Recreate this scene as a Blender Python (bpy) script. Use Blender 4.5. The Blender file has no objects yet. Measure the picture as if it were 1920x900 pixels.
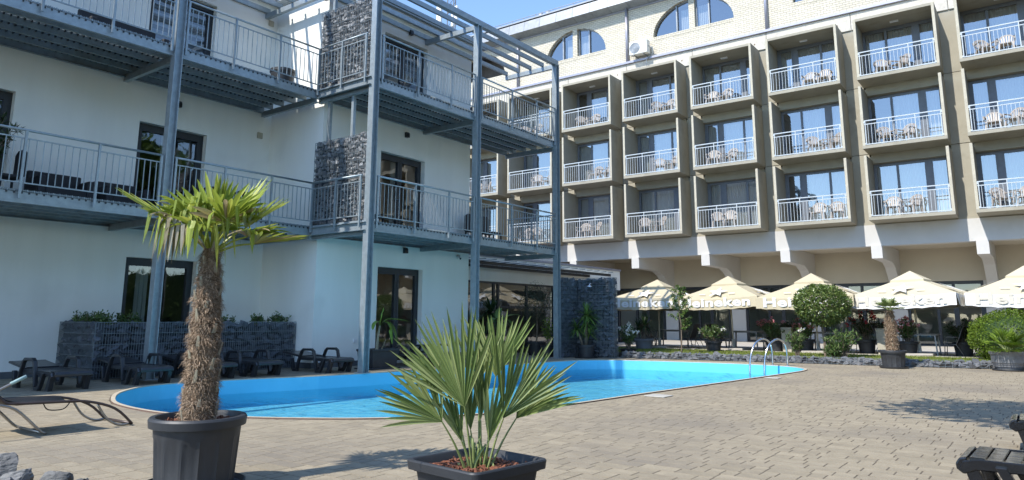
import bpy, bmesh, math, random
from mathutils import Vector, Matrix
from mathutils.geometry import tessellate_polygon
from mathutils import noise as mnoise

SC = bpy.context.scene
COL = SC.collection
R = math.radians

# ------------------------------------------------------------------ camera
CAM_H = 1.2
FPX, CYPX = 1335.2, 359.66
PITCH, ROLL, YAW = R(10.028), R(0.228), R(36.712)
cam_d = bpy.data.cameras.new('camera')
cam_d.sensor_width = 36.0
cam_d.lens = FPX / 1920 * 36.0
cam_d.shift_y = -(450 - CYPX) / 1920
cam_d.clip_start = 0.05
cam_d.clip_end = 6000
cam = bpy.data.objects.new('camera', cam_d)
COL.objects.link(cam)
_c, _s = math.cos(YAW), math.sin(YAW)
_fh, _rt = Vector((-_s, _c, 0)), Vector((_c, _s, 0))
_fw = _fh * math.cos(PITCH) + Vector((0, 0, 1)) * math.sin(PITCH)
_up = -_fh * math.sin(PITCH) + Vector((0, 0, 1)) * math.cos(PITCH)
_cr = _rt * math.cos(ROLL) + _up * math.sin(ROLL)
_cu = -_rt * math.sin(ROLL) + _up * math.cos(ROLL)
cam.matrix_world = Matrix(((_cr.x, _cu.x, -_fw.x, 0), (_cr.y, _cu.y, -_fw.y, 0), (_cr.z, _cu.z, -_fw.z, CAM_H), (0, 0, 0, 1)))
SC.camera = cam

# ------------------------------------------------------------------ sky, sun, exposure
SUN_D = Vector((0.160, 0.645, -0.747)).normalized()     # the way the light travels
SUN_EL = math.asin(-SUN_D.z)
SUN_AZ = math.atan2(-SUN_D.x, -SUN_D.y)
w = bpy.data.worlds.new('World')
SC.world = w
w.use_nodes = True
wn = w.node_tree
bg = wn.nodes['Background']
sky = wn.nodes.new('ShaderNodeTexSky')
sky.sky_type = 'NISHITA'
sky.sun_disc = False
sky.sun_elevation = SUN_EL
sky.sun_rotation = SUN_AZ
sky.air_density = 1.0
sky.dust_density = 0.1
sky.ozone_density = 4.0
sky.altitude = 200
wn.links.new(sky.outputs[0], bg.inputs['Color'])
bg.inputs['Strength'].default_value = 0.15
sun_d = bpy.data.lights.new('sun', 'SUN')
sun_d.energy = 2.7
sun_d.angle = R(0.53)
sun_d.color = (1.0, 0.95, 0.87)
sun = bpy.data.objects.new('sun', sun_d)
COL.objects.link(sun)
sun.location = (0, -20, 40)
sun.rotation_euler = SUN_D.to_track_quat('-Z', 'Y').to_euler()
vs = SC.view_settings
vs.view_transform = 'Standard'
vs.look = 'None'
vs.exposure = 1.12
vs.gamma = 1.0
vs.use_curve_mapping = False
SC.render.engine = 'CYCLES'
SC.cycles.max_bounces = 8
SC.cycles.transparent_max_bounces = 16
SC.cycles.caustics_reflective = False
SC.cycles.caustics_refractive = False
SC.cycles.use_denoising = True


def project(x, y, z):
    v = Vector((x, y, z - CAM_H))
    d = v.dot(_fw)
    if d < 0.1:
        return None
    return 960 + FPX * v.dot(_cr) / d, CYPX - FPX * v.dot(_cu) / d, d


# ------------------------------------------------------------------ materials
MATS = {}


def new_mat(name):
    m = bpy.data.materials.new(name)
    m.use_nodes = True
    nt = m.node_tree
    b = nt.nodes['Principled BSDF']
    MATS[name] = m
    return m, nt, b


def N(nt, t, **kw):
    n = nt.nodes.new(t)
    for k, v in kw.items():
        if hasattr(n, k):
            setattr(n, k, v)
        else:
            n.inputs[k.replace('_', ' ')].default_value = v
    return n


def ramp(nt, src, stops):
    r = nt.nodes.new('ShaderNodeValToRGB')
    el = r.color_ramp.elements
    while len(el) > 1:
        el.remove(el[-1])
    el[0].position = stops[0][0]
    el[0].color = (*stops[0][1], 1)
    for p, c in stops[1:]:
        e = el.new(p)
        e.color = (*c, 1)
    nt.links.new(src, r.inputs[0])
    return r.outputs[0]


def sc_col(c, k):
    return tuple(min(1, max(0, x * k)) for x in c)


def mat(name, col, rough=0.6, metal=0.0, var=0.12, scale=6.0, bump=0.0, bscale=60.0, spec=0.5, rnd=0.0, island=0.0, detail=6,
        coords='Object', stretch=None, coat=0.0, dirt=None):
    """Principled with noisy colour, optional per-object / per-island shade and fine bump."""
    m, nt, b = new_mat(name)
    L = nt.links.new
    tc = nt.nodes.new('ShaderNodeTexCoord')
    vec = tc.outputs[coords]
    if stretch:
        mp = nt.nodes.new('ShaderNodeMapping')
        mp.inputs['Scale'].default_value = stretch
        L(vec, mp.inputs[0])
        vec = mp.outputs[0]
    if rnd:
        oi = nt.nodes.new('ShaderNodeObjectInfo')
        ad = nt.nodes.new('ShaderNodeVectorMath')
        ad.operation = 'MULTIPLY_ADD'
        cx = nt.nodes.new('ShaderNodeCombineXYZ')
        for i in range(3):
            L(oi.outputs['Random'], cx.inputs[i])
        L(cx.outputs[0], ad.inputs[0])
        ad.inputs[1].default_value = (37, 53, 29)
        L(vec, ad.inputs[2])
        vec = ad.outputs[0]
    nz = N(nt, 'ShaderNodeTexNoise')
    nz.inputs['Scale'].default_value = scale
    nz.inputs['Detail'].default_value = detail
    nz.inputs['Roughness'].default_value = 0.62
    L(vec, nz.inputs['Vector'])
    c = ramp(nt, nz.outputs['Fac'], [(0.25, sc_col(col, 1 - var)), (0.5, col), (0.75, sc_col(col, 1 + var))])
    fac = None
    if rnd:
        fac = oi.outputs['Random']
        amt = rnd
    if island:
        g = nt.nodes.new('ShaderNodeNewGeometry')
        if fac is not None:
            a = nt.nodes.new('ShaderNodeMath')
            a.operation = 'ADD'
            L(fac, a.inputs[0])
            L(g.outputs['Random Per Island'], a.inputs[1])
            fr = nt.nodes.new('ShaderNodeMath')
            fr.operation = 'FRACT'
            L(a.outputs[0], fr.inputs[0])
            fac = fr.outputs[0]
        else:
            fac = g.outputs['Random Per Island']
        amt = island
    if fac is not None:
        mr = nt.nodes.new('ShaderNodeMapRange')
        mr.inputs['To Min'].default_value = 1 - amt
        mr.inputs['To Max'].default_value = 1 + amt
        L(fac, mr.inputs['Value'])
        mx = nt.nodes.new('ShaderNodeVectorMath')
        mx.operation = 'SCALE'
        L(c, mx.inputs[0])
        L(mr.outputs[0], mx.inputs['Scale'])
        c = mx.outputs[0]
    if dirt:
        n2 = N(nt, 'ShaderNodeTexNoise')
        n2.inputs['Scale'].default_value = dirt[1]
        n2.inputs['Detail'].default_value = 8
        L(tc.outputs[coords], n2.inputs['Vector'])
        mk = nt.nodes.new('ShaderNodeMapRange')
        mk.inputs['From Min'].default_value = dirt[2]
        mk.inputs['From Max'].default_value = dirt[2] + 0.18
        mk.inputs['To Max'].default_value = dirt[3]
        L(n2.outputs['Fac'], mk.inputs['Value'])
        mm = nt.nodes.new('ShaderNodeMix')
        mm.data_type = 'RGBA'
        L(mk.outputs[0], mm.inputs['Factor'])
        L(c, mm.inputs['A'])
        mm.inputs['B'].default_value = (*dirt[0], 1)
        c = mm.outputs['Result']
    L(c, b.inputs['Base Color'])
    b.inputs['Roughness'].default_value = rough
    b.inputs['Metallic'].default_value = metal
    b.inputs['Specular IOR Level'].default_value = spec
    b.inputs['Coat Weight'].default_value = coat
    if bump:
        n3 = N(nt, 'ShaderNodeTexNoise')
        n3.inputs['Scale'].default_value = bscale
        n3.inputs['Detail'].default_value = 5
        L(vec, n3.inputs['Vector'])
        bp = nt.nodes.new('ShaderNodeBump')
        bp.inputs['Strength'].default_value = bump
        bp.inputs['Distance'].default_value = 0.02
        L(n3.outputs['Fac'], bp.inputs['Height'])
        L(bp.outputs[0], b.inputs['Normal'])
    return m


def leaf_mat(name, dark, mid, light, rough=0.45, trans=0.3, tip=None):
    m, nt, b = new_mat(name)
    L = nt.links.new
    g = nt.nodes.new('ShaderNodeNewGeometry')
    oi = nt.nodes.new('ShaderNodeObjectInfo')
    a = nt.nodes.new('ShaderNodeMath')
    a.operation = 'ADD'
    L(g.outputs['Random Per Island'], a.inputs[0])
    m2 = nt.nodes.new('ShaderNodeMath')
    m2.operation = 'MULTIPLY'
    m2.inputs[1].default_value = 0.31
    L(oi.outputs['Random'], m2.inputs[0])
    L(m2.outputs[0], a.inputs[1])
    f = nt.nodes.new('ShaderNodeMath')
    f.operation = 'FRACT'
    L(a.outputs[0], f.inputs[0])
    stops = [(0.0, dark), (0.45, mid), (0.9, light)]
    if tip:
        stops = [(0.0, dark), (0.4, mid), (0.85, light), (0.93, light), (0.95, tip)]
    c = ramp(nt, f.outputs[0], stops)
    L(c, b.inputs['Base Color'])
    b.inputs['Roughness'].default_value = rough
    b.inputs['Specular IOR Level'].default_value = 0.4
    t = nt.nodes.new('ShaderNodeBsdfTranslucent')
    L(c, t.inputs['Color'])
    mx = nt.nodes.new('ShaderNodeMixShader')
    mx.inputs[0].default_value = trans
    L(b.outputs[0], mx.inputs[1])
    L(t.outputs[0], mx.inputs[2])
    L(mx.outputs[0], nt.nodes['Material Output'].inputs['Surface'])
    return m


def glass_mat(name, tint, base, rough=0.02, edge=0.9, power=3.0):
    """Pane: mirror-like reflection over see-through tinted glass; reflection grows towards grazing."""
    m, nt, b = new_mat(name)
    nt.nodes.remove(b)
    L = nt.links.new
    tr = nt.nodes.new('ShaderNodeBsdfTransparent')
    tr.inputs['Color'].default_value = (*tint, 1)
    gl = nt.nodes.new('ShaderNodeBsdfGlossy')
    gl.inputs['Roughness'].default_value = rough
    gl.inputs['Color'].default_value = (0.80, 0.81, 0.82, 1)
    lw = nt.nodes.new('ShaderNodeLayerWeight')
    lw.inputs['Blend'].default_value = 0.5
    pw = nt.nodes.new('ShaderNodeMath')
    pw.operation = 'POWER'
    pw.inputs[1].default_value = power
    L(lw.outputs['Facing'], pw.inputs[0])
    mr = nt.nodes.new('ShaderNodeMapRange')
    mr.inputs['To Min'].default_value = base
    mr.inputs['To Max'].default_value = edge
    L(pw.outputs[0], mr.inputs['Value'])
    tc = nt.nodes.new('ShaderNodeTexCoord')
    nz = N(nt, 'ShaderNodeTexNoise')
    nz.inputs['Scale'].default_value = 1.3
    L(tc.outputs['Object'], nz.inputs['Vector'])
    bp = nt.nodes.new('ShaderNodeBump')
    bp.inputs['Strength'].default_value = 0.06
    bp.inputs['Distance'].default_value = 0.05
    L(nz.outputs['Fac'], bp.inputs['Height'])
    L(bp.outputs[0], gl.inputs['Normal'])
    mx = nt.nodes.new('ShaderNodeMixShader')
    L(mr.outputs[0], mx.inputs[0])
    L(tr.outputs[0], mx.inputs[1])
    L(gl.outputs[0], mx.inputs[2])
    L(mx.outputs[0], nt.nodes['Material Output'].inputs['Surface'])
    return m


mat('plaster', (0.885, 0.885, 0.835), 0.85, var=0.045, scale=1.1, stretch=(1.6, 1.6, 0.22), bump=0.12, bscale=90, dirt=((0.52, 0.52, 0.48), 0.5, 0.58, 0.35))
mat('plinth', (0.10, 0.11, 0.12), 0.8, var=0.2, bump=0.2)
mat('galvanised', (0.335, 0.385, 0.41), 0.45, metal=0.5, var=0.18, scale=9, bump=0.03, bscale=40, rnd=0.10)
mat('galv_dark', (0.27, 0.32, 0.34), 0.5, metal=0.5, var=0.25, scale=6, rnd=0.08)
mat('anthracite', (0.028, 0.033, 0.040), 0.45, var=0.15)
mat('frame_grey', (0.15, 0.165, 0.19), 0.5, var=0.12)
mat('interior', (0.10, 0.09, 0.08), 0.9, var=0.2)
mat('curtain', (0.62, 0.62, 0.60), 0.9, var=0.06, scale=3)
mat('blind_light', (0.55, 0.60, 0.72), 0.8, var=0.05)
mat('blind_dark', (0.20, 0.22, 0.27), 0.8, var=0.05)
glass_mat('glass', (0.62, 0.68, 0.68), 0.16, edge=0.85, power=2.2)
glass_mat('hotel_glass', (0.82, 0.86, 0.87), 0.34, edge=0.9, power=2.4)
mat('box_concrete', (0.36, 0.332, 0.262), 0.85, var=0.10, scale=1.6, bump=0.15, bscale=45, dirt=((0.20, 0.18, 0.13), 1.3, 0.57, 0.5))
mat('lit_edge_concrete', (0.50, 0.46, 0.36), 0.85, var=0.15, scale=6, bump=0.2, bscale=50)  # box concrete made paler: sunlight on the front edges put into the colour
mat('frieze_concrete', (0.56, 0.52, 0.45), 0.9, var=0.16, scale=9, bump=0.4, bscale=28, detail=9, dirt=((0.34, 0.29, 0.22), 1.7, 0.60, 0.45))
mat('beam_plaster', (0.56, 0.55, 0.53), 0.85, var=0.06, scale=1.0, bump=0.1, dirt=((0.40, 0.38, 0.35), 1.1, 0.6, 0.4))
mat('soffit_beige', (0.55, 0.50, 0.405), 0.85, var=0.05, scale=0.8, bump=0.08)
mat('flashing', (0.36, 0.36, 0.42), 0.45, metal=0.4, var=0.12)
mat('gutter_metal', (0.30, 0.32, 0.34), 0.5, metal=0.5, var=0.18, scale=5, rnd=0.1)
mat('white_paint', (0.80, 0.81, 0.82), 0.5, var=0.05)
mat('rail_white', (0.50, 0.545, 0.57), 0.4, var=0.06)
mat('white_plastic', (0.40, 0.36, 0.325), 0.5, var=0.06)
mat('steel_bright', (0.72, 0.73, 0.74), 0.18, metal=1.0, var=0.05)
mat('bedding', (0.115, 0.093, 0.066), 0.95, var=0.25, scale=20, bump=0.4)
mat('joint_dirt', (0.215, 0.178, 0.124), 0.95, var=0.3, scale=9)
mat('paver', (0.305, 0.256, 0.178), 0.88, var=0.16, scale=7, bump=0.35, bscale=55, rnd=0.10, island=0.10, detail=10, dirt=((0.185, 0.160, 0.13), 0.45, 0.48, 0.6))
mat('soil', (0.09, 0.075, 0.05), 0.95, var=0.3, scale=1.5, bump=0.4)
mat('terrace', (0.45, 0.42, 0.37), 0.85, var=0.12, scale=3, bump=0.15)
mat('coping', (0.50, 0.43, 0.32), 0.75, var=0.18, scale=12, bump=0.2)
mat('coping_brown', (0.16, 0.10, 0.075), 0.8, var=0.2, scale=12)
mat('liner', (0.13, 0.56, 0.82), 0.45, var=0.05, scale=2)
mat('liner_floor', (0.17, 0.50, 0.66), 0.5, var=0.06, scale=1.2)
mat('liner_band', (0.085, 0.48, 0.78), 0.42, var=0.05, scale=2)
mat('liner_seam', (0.16, 0.50, 0.80), 0.45, var=0.03)
mat('slate', (0.092, 0.102, 0.120), 0.75, var=0.35, scale=14, bump=0.5, bscale=45, rnd=0.38)
mat('slate_light', (0.25, 0.25, 0.25), 0.8, var=0.3, scale=14, bump=0.5, bscale=45, rnd=0.40)
mat('slate_grey', (0.14, 0.143, 0.15), 0.8, var=0.35, scale=12, bump=0.6, bscale=38, rnd=0.38)
mat('rock', (0.155, 0.152, 0.145), 0.85, var=0.4, scale=7, bump=0.9, bscale=24, rnd=0.3, stretch=(1, 1, 2.6))
mat('gabion_core', (0.03, 0.033, 0.038), 0.95, var=0.3)
mat('wire', (0.20, 0.23, 0.25), 0.5, metal=0.5, var=0.1)
mat('resin_black', (0.030, 0.031, 0.034), 0.28, var=0.2, bump=0.03, bscale=120, coat=0.15)
mat('resin_gloss', (0.012, 0.013, 0.015), 0.12, var=0.2, bump=0.22, bscale=9)
mat('rattan', (0.016, 0.017, 0.021), 0.6, var=0.3, scale=60, bump=0.4, bscale=90)
mat('cushion', (0.55, 0.55, 0.55), 0.9, var=0.08)
mat('pot_black', (0.033, 0.035, 0.039), 0.5, var=0.15, scale=4, bump=0.04, bscale=80, dirt=((0.10, 0.095, 0.09), 3.0, 0.60, 0.5))
mat('pot_grey', (0.20, 0.205, 0.215), 0.35, var=0.15, scale=5)
mat('pot_beige', (0.46, 0.42, 0.33), 0.8, var=0.1, bump=0.2)
mat('bark_mulch', (0.17, 0.062, 0.032), 0.85, var=0.4, scale=16, island=0.55)
mat('fibre', (0.32, 0.232, 0.155), 0.9, var=0.3, scale=14, island=0.45)
mat('trunk_core', (0.14, 0.092, 0.055), 0.95, var=0.4, scale=18, bump=0.9, bscale=30)
mat('trunk_wood', (0.20, 0.155, 0.11), 0.9, var=0.3, scale=10, bump=0.5, stretch=(3, 3, 0.6))
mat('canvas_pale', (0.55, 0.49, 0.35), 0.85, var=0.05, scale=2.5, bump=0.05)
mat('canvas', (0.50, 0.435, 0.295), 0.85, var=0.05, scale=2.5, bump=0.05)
mat('canvas_faint', (0.62, 0.58, 0.49), 0.8, var=0.03)
mat('canvas_white', (0.74, 0.73, 0.70), 0.8, var=0.03)
mat('pole_cream', (0.62, 0.56, 0.43), 0.5, var=0.06)
mat('chair_steel', (0.20, 0.20, 0.20), 0.4, metal=0.5, var=0.1)
mat('sling', (0.014, 0.015, 0.018), 0.55, var=0.2, scale=40, bump=0.1, bscale=200)
mat('tabletop', (0.24, 0.235, 0.22), 0.5, var=0.12)
mat('tube_steel', (0.36, 0.34, 0.31), 0.35, metal=0.8, var=0.2, scale=20)
mat('tube_brown', (0.075, 0.055, 0.05), 0.4, metal=0.3, var=0.2)
mat('foam_mint', (0.27, 0.40, 0.40), 0.7, var=0.1)
mat('ac_white', (0.78, 0.77, 0.72), 0.5, var=0.03)
mat('roof_tile', (0.11, 0.075, 0.06), 0.85, var=0.3, scale=4)
mat('flower_white', (0.80, 0.78, 0.72), 0.7, var=0.05)
mat('flower_pink', (0.72, 0.28, 0.30), 0.7, var=0.2, scale=30)
mat('flower_red', (0.55, 0.03, 0.05), 0.7, var=0.2, scale=30)
mat('lid_white', (0.46, 0.44, 0.39), 0.6, var=0.06)
mat('camera_dark', (0.02, 0.02, 0.022), 0.3, var=0.1)
leaf_mat('leaf_fan', (0.11, 0.16, 0.045), (0.19, 0.25, 0.078), (0.30, 0.345, 0.135), 0.42, 0.22)
leaf_mat('leaf_palm', (0.19, 0.25, 0.03), (0.33, 0.40, 0.055), (0.47, 0.50, 0.095), 0.4, 0.38, tip=(0.36, 0.29, 0.16))
leaf_mat('leaf_dry', (0.20, 0.17, 0.10), (0.33, 0.29, 0.19), (0.46, 0.42, 0.32), 0.7, 0.25)
leaf_mat('leaf_laurel', (0.05, 0.085, 0.02), (0.11, 0.165, 0.035), (0.21, 0.26, 0.075), 0.28, 0.15)
leaf_mat('leaf_box', (0.085, 0.15, 0.012), (0.15, 0.24, 0.022), (0.24, 0.33, 0.04), 0.5, 0.3)
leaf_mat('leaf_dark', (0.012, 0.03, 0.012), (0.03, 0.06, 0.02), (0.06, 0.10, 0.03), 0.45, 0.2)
leaf_mat('leaf_oleander', (0.04, 0.085, 0.022), (0.085, 0.15, 0.04), (0.17, 0.235, 0.07), 0.4, 0.2)
leaf_mat('leaf_tree', (0.045, 0.10, 0.02), (0.09, 0.16, 0.03), (0.16, 0.24, 0.05), 0.4, 0.3)
leaf_mat('leaf_yucca', (0.06, 0.13, 0.025), (0.12, 0.21, 0.04), (0.22, 0.30, 0.07), 0.35, 0.2)
leaf_mat('leaf_banana', (0.17, 0.30, 0.04), (0.22, 0.36, 0.05), (0.27, 0.41, 0.07), 0.35, 0.4)
leaf_mat('leaf_olive', (0.03, 0.05, 0.03), (0.06, 0.085, 0.05), (0.10, 0.13, 0.085), 0.5, 0.15)
leaf_mat('grass', (0.13, 0.18, 0.022), (0.20, 0.26, 0.04), (0.29, 0.33, 0.07), 0.6, 0.3)


def brick_material():
    m, nt, b = new_mat('cream_brick')
    L = nt.links.new
    tc = nt.nodes.new('ShaderNodeTexCoord')
    sx = nt.nodes.new('ShaderNodeSeparateXYZ')
    L(tc.outputs['Object'], sx.inputs[0])
    cx = nt.nodes.new('ShaderNodeCombineXYZ')
    L(sx.outputs['X'], cx.inputs['X'])
    L(sx.outputs['Z'], cx.inputs['Y'])
    br = nt.nodes.new('ShaderNodeTexBrick')
    L(cx.outputs[0], br.inputs['Vector'])
    br.inputs['Color1'].default_value = (0.60, 0.545, 0.43, 1)
    br.inputs['Color2'].default_value = (0.69, 0.635, 0.52, 1)
    br.inputs['Mortar'].default_value = (0.42, 0.385, 0.31, 1)
    br.inputs['Scale'].default_value = 1.0
    br.inputs['Brick Width'].default_value = 0.25
    br.inputs['Row Height'].default_value = 0.095
    br.inputs['Mortar Size'].default_value = 0.010
    br.inputs['Bias'].default_value = 0.1
    nz = N(nt, 'ShaderNodeTexNoise')
    nz.inputs['Scale'].default_value = 0.9
    nz.inputs['Detail'].default_value = 7
    L(tc.outputs['Object'], nz.inputs['Vector'])
    mr = nt.nodes.new('ShaderNodeMapRange')
    mr.inputs['To Min'].default_value = 0.86
    mr.inputs['To Max'].default_value = 1.12
    L(nz.outputs['Fac'], mr.inputs['Value'])
    vm = nt.nodes.new('ShaderNodeVectorMath')
    vm.operation = 'SCALE'
    L(br.outputs['Color'], vm.inputs[0])
    L(mr.outputs[0], vm.inputs['Scale'])
    L(vm.outputs[0], b.inputs['Base Color'])
    b.inputs['Roughness'].default_value = 0.85
    bp = nt.nodes.new('ShaderNodeBump')
    bp.invert = True
    bp.inputs['Strength'].default_value = 0.8
    bp.inputs['Distance'].default_value = 0.015
    L(br.outputs['Fac'], bp.inputs['Height'])
    L(bp.outputs[0], b.inputs['Normal'])


def water_material():
    m, nt, b = new_mat('water')
    nt.nodes.remove(b)
    L = nt.links.new
    tr = nt.nodes.new('ShaderNodeBsdfTransparent')
    tr.inputs['Color'].default_value = (0.80, 0.97, 1.0, 1)
    gl = nt.nodes.new('ShaderNodeBsdfGlossy')
    gl.inputs['Roughness'].default_value = 0.03
    fr = nt.nodes.new('ShaderNodeFresnel')
    fr.inputs['IOR'].default_value = 1.33
    tc = nt.nodes.new('ShaderNodeTexCoord')
    n1 = N(nt, 'ShaderNodeTexNoise')
    n1.inputs['Scale'].default_value = 1.5
    n1.inputs['Detail'].default_value = 2
    n1.inputs['Distortion'].default_value = 1.5
    L(tc.outputs['Object'], n1.inputs['Vector'])
    n2 = N(nt, 'ShaderNodeTexNoise')
    n2.inputs['Scale'].default_value = 6.0
    n2.inputs['Detail'].default_value = 2
    n2.inputs['Distortion'].default_value = 0.8
    L(tc.outputs['Object'], n2.inputs['Vector'])
    ad = nt.nodes.new('ShaderNodeMath')
    ad.operation = 'MULTIPLY_ADD'
    ad.inputs[1].default_value = 0.22
    L(n2.outputs['Fac'], ad.inputs[0])
    L(n1.outputs['Fac'], ad.inputs[2])
    bp = nt.nodes.new('ShaderNodeBump')
    bp.inputs['Strength'].default_value = 1.0
    bp.inputs['Distance'].default_value = 0.06
    L(ad.outputs[0], bp.inputs['Height'])
    L(bp.outputs[0], gl.inputs['Normal'])
    L(bp.outputs[0], fr.inputs['Normal'])
    mu = nt.nodes.new('ShaderNodeMath')
    mu.operation = 'MULTIPLY'
    mu.inputs[1].default_value = 0.62
    L(fr.outputs[0], mu.inputs[0])
    mx = nt.nodes.new('ShaderNodeMixShader')
    L(mu.outputs[0], mx.inputs[0])
    L(tr.outputs[0], mx.inputs[1])
    L(gl.outputs[0], mx.inputs[2])
    L(mx.outputs[0], nt.nodes['Material Output'].inputs['Surface'])


brick_material()
water_material()

# ------------------------------------------------------------------ mesh helpers
ORG = {}


class MB:
    def __init__(s):
        s.v = []
        s.f = []
        s.mi = []

    def add(s, vs_, fs, mi=0):
        o = len(s.v)
        s.v += [tuple(p) for p in vs_]
        for f in fs:
            s.f.append(tuple(i + o for i in f))
            s.mi.append(mi)
        return s

    def box(s, x0, x1, y0, y1, z0, z1, mi=0):
        return s.add([(x0, y0, z0), (x1, y0, z0), (x1, y1, z0), (x0, y1, z0), (x0, y0, z1), (x1, y0, z1), (x1, y1, z1), (x0, y1, z1)],
                     [(0, 3, 2, 1), (4, 5, 6, 7), (0, 1, 5, 4), (1, 2, 6, 5), (2, 3, 7, 6), (3, 0, 4, 7)], mi)

    def bar(s, p, q, wd, ht, up=(0, 0, 1), mi=0):
        p, q = Vector(p), Vector(q)
        d = (q - p).normalized()
        u = Vector(up)
        if abs(d.dot(u)) > 0.98:
            u = Vector((1, 0, 0)) if abs(d.x) < 0.9 else Vector((0, 1, 0))
        a = d.cross(u).normalized()
        b = a.cross(d).normalized()
        vs_ = []
        for c in (p, q):
            for sa, sb in ((-1, -1), (1, -1), (1, 1), (-1, 1)):
                vs_.append(c + a * (sa * wd / 2) + b * (sb * ht / 2))
        return s.add(vs_, [(0, 1, 2, 3), (7, 6, 5, 4), (0, 4, 5, 1), (1, 5, 6, 2), (2, 6, 7, 3), (3, 7, 4, 0)], mi)

    def tube(s, pts, r, n=8, cap=True, mi=0):
        pts = [Vector(p) for p in pts]
        rs = r if isinstance(r, (list, tuple)) else [r] * len(pts)
        rings = []
        prev = None
        for i, p in enumerate(pts):
            d = (pts[min(i + 1, len(pts) - 1)] - pts[max(i - 1, 0)]).normalized()
            if prev is None:
                u = Vector((0, 0, 1)) if abs(d.z) < 0.9 else Vector((1, 0, 0))
                a = d.cross(u).normalized()
            else:
                a = (prev - d * prev.dot(d)).normalized()
            prev = a
            b = d.cross(a)
            rings.append([p + (a * math.cos(2 * math.pi * k / n) + b * math.sin(2 * math.pi * k / n)) * rs[i] for k in range(n)])
        vs_ = [q for rr in rings for q in rr]
        fs = []
        for i in range(len(pts) - 1):
            for k in range(n):
                k2 = (k + 1) % n
                fs.append((i * n + k, i * n + k2, (i + 1) * n + k2, (i + 1) * n + k))
        if cap:
            fs.append(tuple(range(n - 1, -1, -1)))
            fs.append(tuple((len(pts) - 1) * n + k for k in range(n)))
        return s.add(vs_, fs, mi)

    def lathe(s, prof, n=32, c=(0, 0, 0), mi=0, fn=None, close=False):
        vs_, fs = [], []
        for i, (r, z) in enumerate(prof):
            for k in range(n):
                t = 2 * math.pi * k / n
                rr = r if fn is None else fn(i, t, r)
                vs_.append((c[0] + rr * math.cos(t), c[1] + rr * math.sin(t), c[2] + z))
        for i in range(len(prof) - 1):
            for k in range(n):
                k2 = (k + 1) % n
                fs.append((i * n + k, i * n + k2, (i + 1) * n + k2, (i + 1) * n + k))
        if close:
            fs.append(tuple(range(n - 1, -1, -1)))
            fs.append(tuple((len(prof) - 1) * n + k for k in range(n)))
        return s.add(vs_, fs, mi)

    def extrude(s, poly, axis, a, b, mi=0):
        """poly: 2-D outline; axis 'x','y','z' is the extrusion axis from a to b."""
        def p3(p, t):
            return {'x': (t, p[0], p[1]), 'y': (p[0], t, p[1]), 'z': (p[0], p[1], t)}[axis]
        n = len(poly)
        tri = tessellate_polygon([[Vector((p[0], p[1], 0)) for p in poly]])
        vs_ = [p3(p, a) for p in poly] + [p3(p, b) for p in poly]
        fs = [(i, (i + 1) % n, n + (i + 1) % n, n + i) for i in range(n)]
        fs += [tuple(t) for t in tri] + [tuple(n + i for i in reversed(t)) for t in tri]
        return s.add(vs_, fs, mi)

    def mesh(s, name, mats, org=Vector(), smooth=False, fix=True):
        me = bpy.data.meshes.new(name)
        if org.length_squared:
            vv = [(p[0] - org.x, p[1] - org.y, p[2] - org.z) for p in s.v]
        else:
            vv = s.v
        me.from_pydata(vv, [], s.f)
        for mm in (mats if isinstance(mats, (list, tuple)) else [mats]):
            me.materials.append(MATS[mm])
        if any(s.mi):
            me.polygons.foreach_set('material_index', s.mi)
        if fix:
            bm = bmesh.new()
            bm.from_mesh(me)
            bmesh.ops.recalc_face_normals(bm, faces=bm.faces)
            bm.to_mesh(me)
            bm.free()
        if smooth:
            me.polygons.foreach_set('use_smooth', [True] * len(me.polygons))
        me.update()
        return me

    def build(s, name, mats, parent=None, smooth=False, bevel=0.0, fix=True, seg=1, autosmooth=None):
        org = ORG.get(parent.name, Vector()) if parent else Vector()
        me = s.mesh(name, mats, org, smooth, fix)
        o = bpy.data.objects.new(name, me)
        COL.objects.link(o)
        if parent:
            o.parent = parent
        ORG[o.name] = org
        if bevel:
            md = o.modifiers.new('bevel', 'BEVEL')
            md.width = bevel
            md.segments = seg
            md.limit_method = 'ANGLE'
            md.angle_limit = R(35)
        if autosmooth:
            try:
                me.set_sharp_from_angle(angle=R(autosmooth))
            except Exception:
                pass
        return o


def tag(o, label=None, cat=None, group=None, kind=None):
    for k, v_ in (('label', label), ('category', cat), ('group', group), ('kind', kind)):
        if v_:
            o[k] = v_
    return o


def thing(name, label, cat, loc=(0, 0, 0), group=None, rz=0.0):
    o = bpy.data.objects.new(name, None)
    o.empty_display_size = 0.2
    COL.objects.link(o)
    o.location = loc
    o.rotation_euler.z = rz
    ORG[o.name] = Vector(loc) if not rz else Vector()
    return tag(o, label, cat, group)


def lthing(name, label=None, cat=None, group=None):
    """A thing built in local coordinates and placed afterwards."""
    o = thing(name, label, cat, (0, 0, 0), group)
    return o


def copy_tree(o, parent=None):
    c = o.copy()
    COL.objects.link(c)
    c.parent = parent
    for ch in list(o.children):
        copy_tree(ch, c)
    return c


def place(o, loc, rz=0.0, sc=1.0, label=None):
    o.location = loc
    o.rotation_euler.z = rz
    o.scale = (sc, sc, sc)
    if label:
        o['label'] = label
    return o


def piece(name, me, parent, loc, rot=(0, 0, 0), scale=(1, 1, 1)):
    """A small part that shares mesh data; loc in the world."""
    o = bpy.data.objects.new(name, me)
    COL.objects.link(o)
    org = ORG.get(parent.name, Vector())
    o.parent = parent
    o.location = Vector(loc) - org
    o.rotation_euler = rot
    o.scale = scale
    return o


def struct(o):
    o['kind'] = 'structure'
    return o


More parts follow.
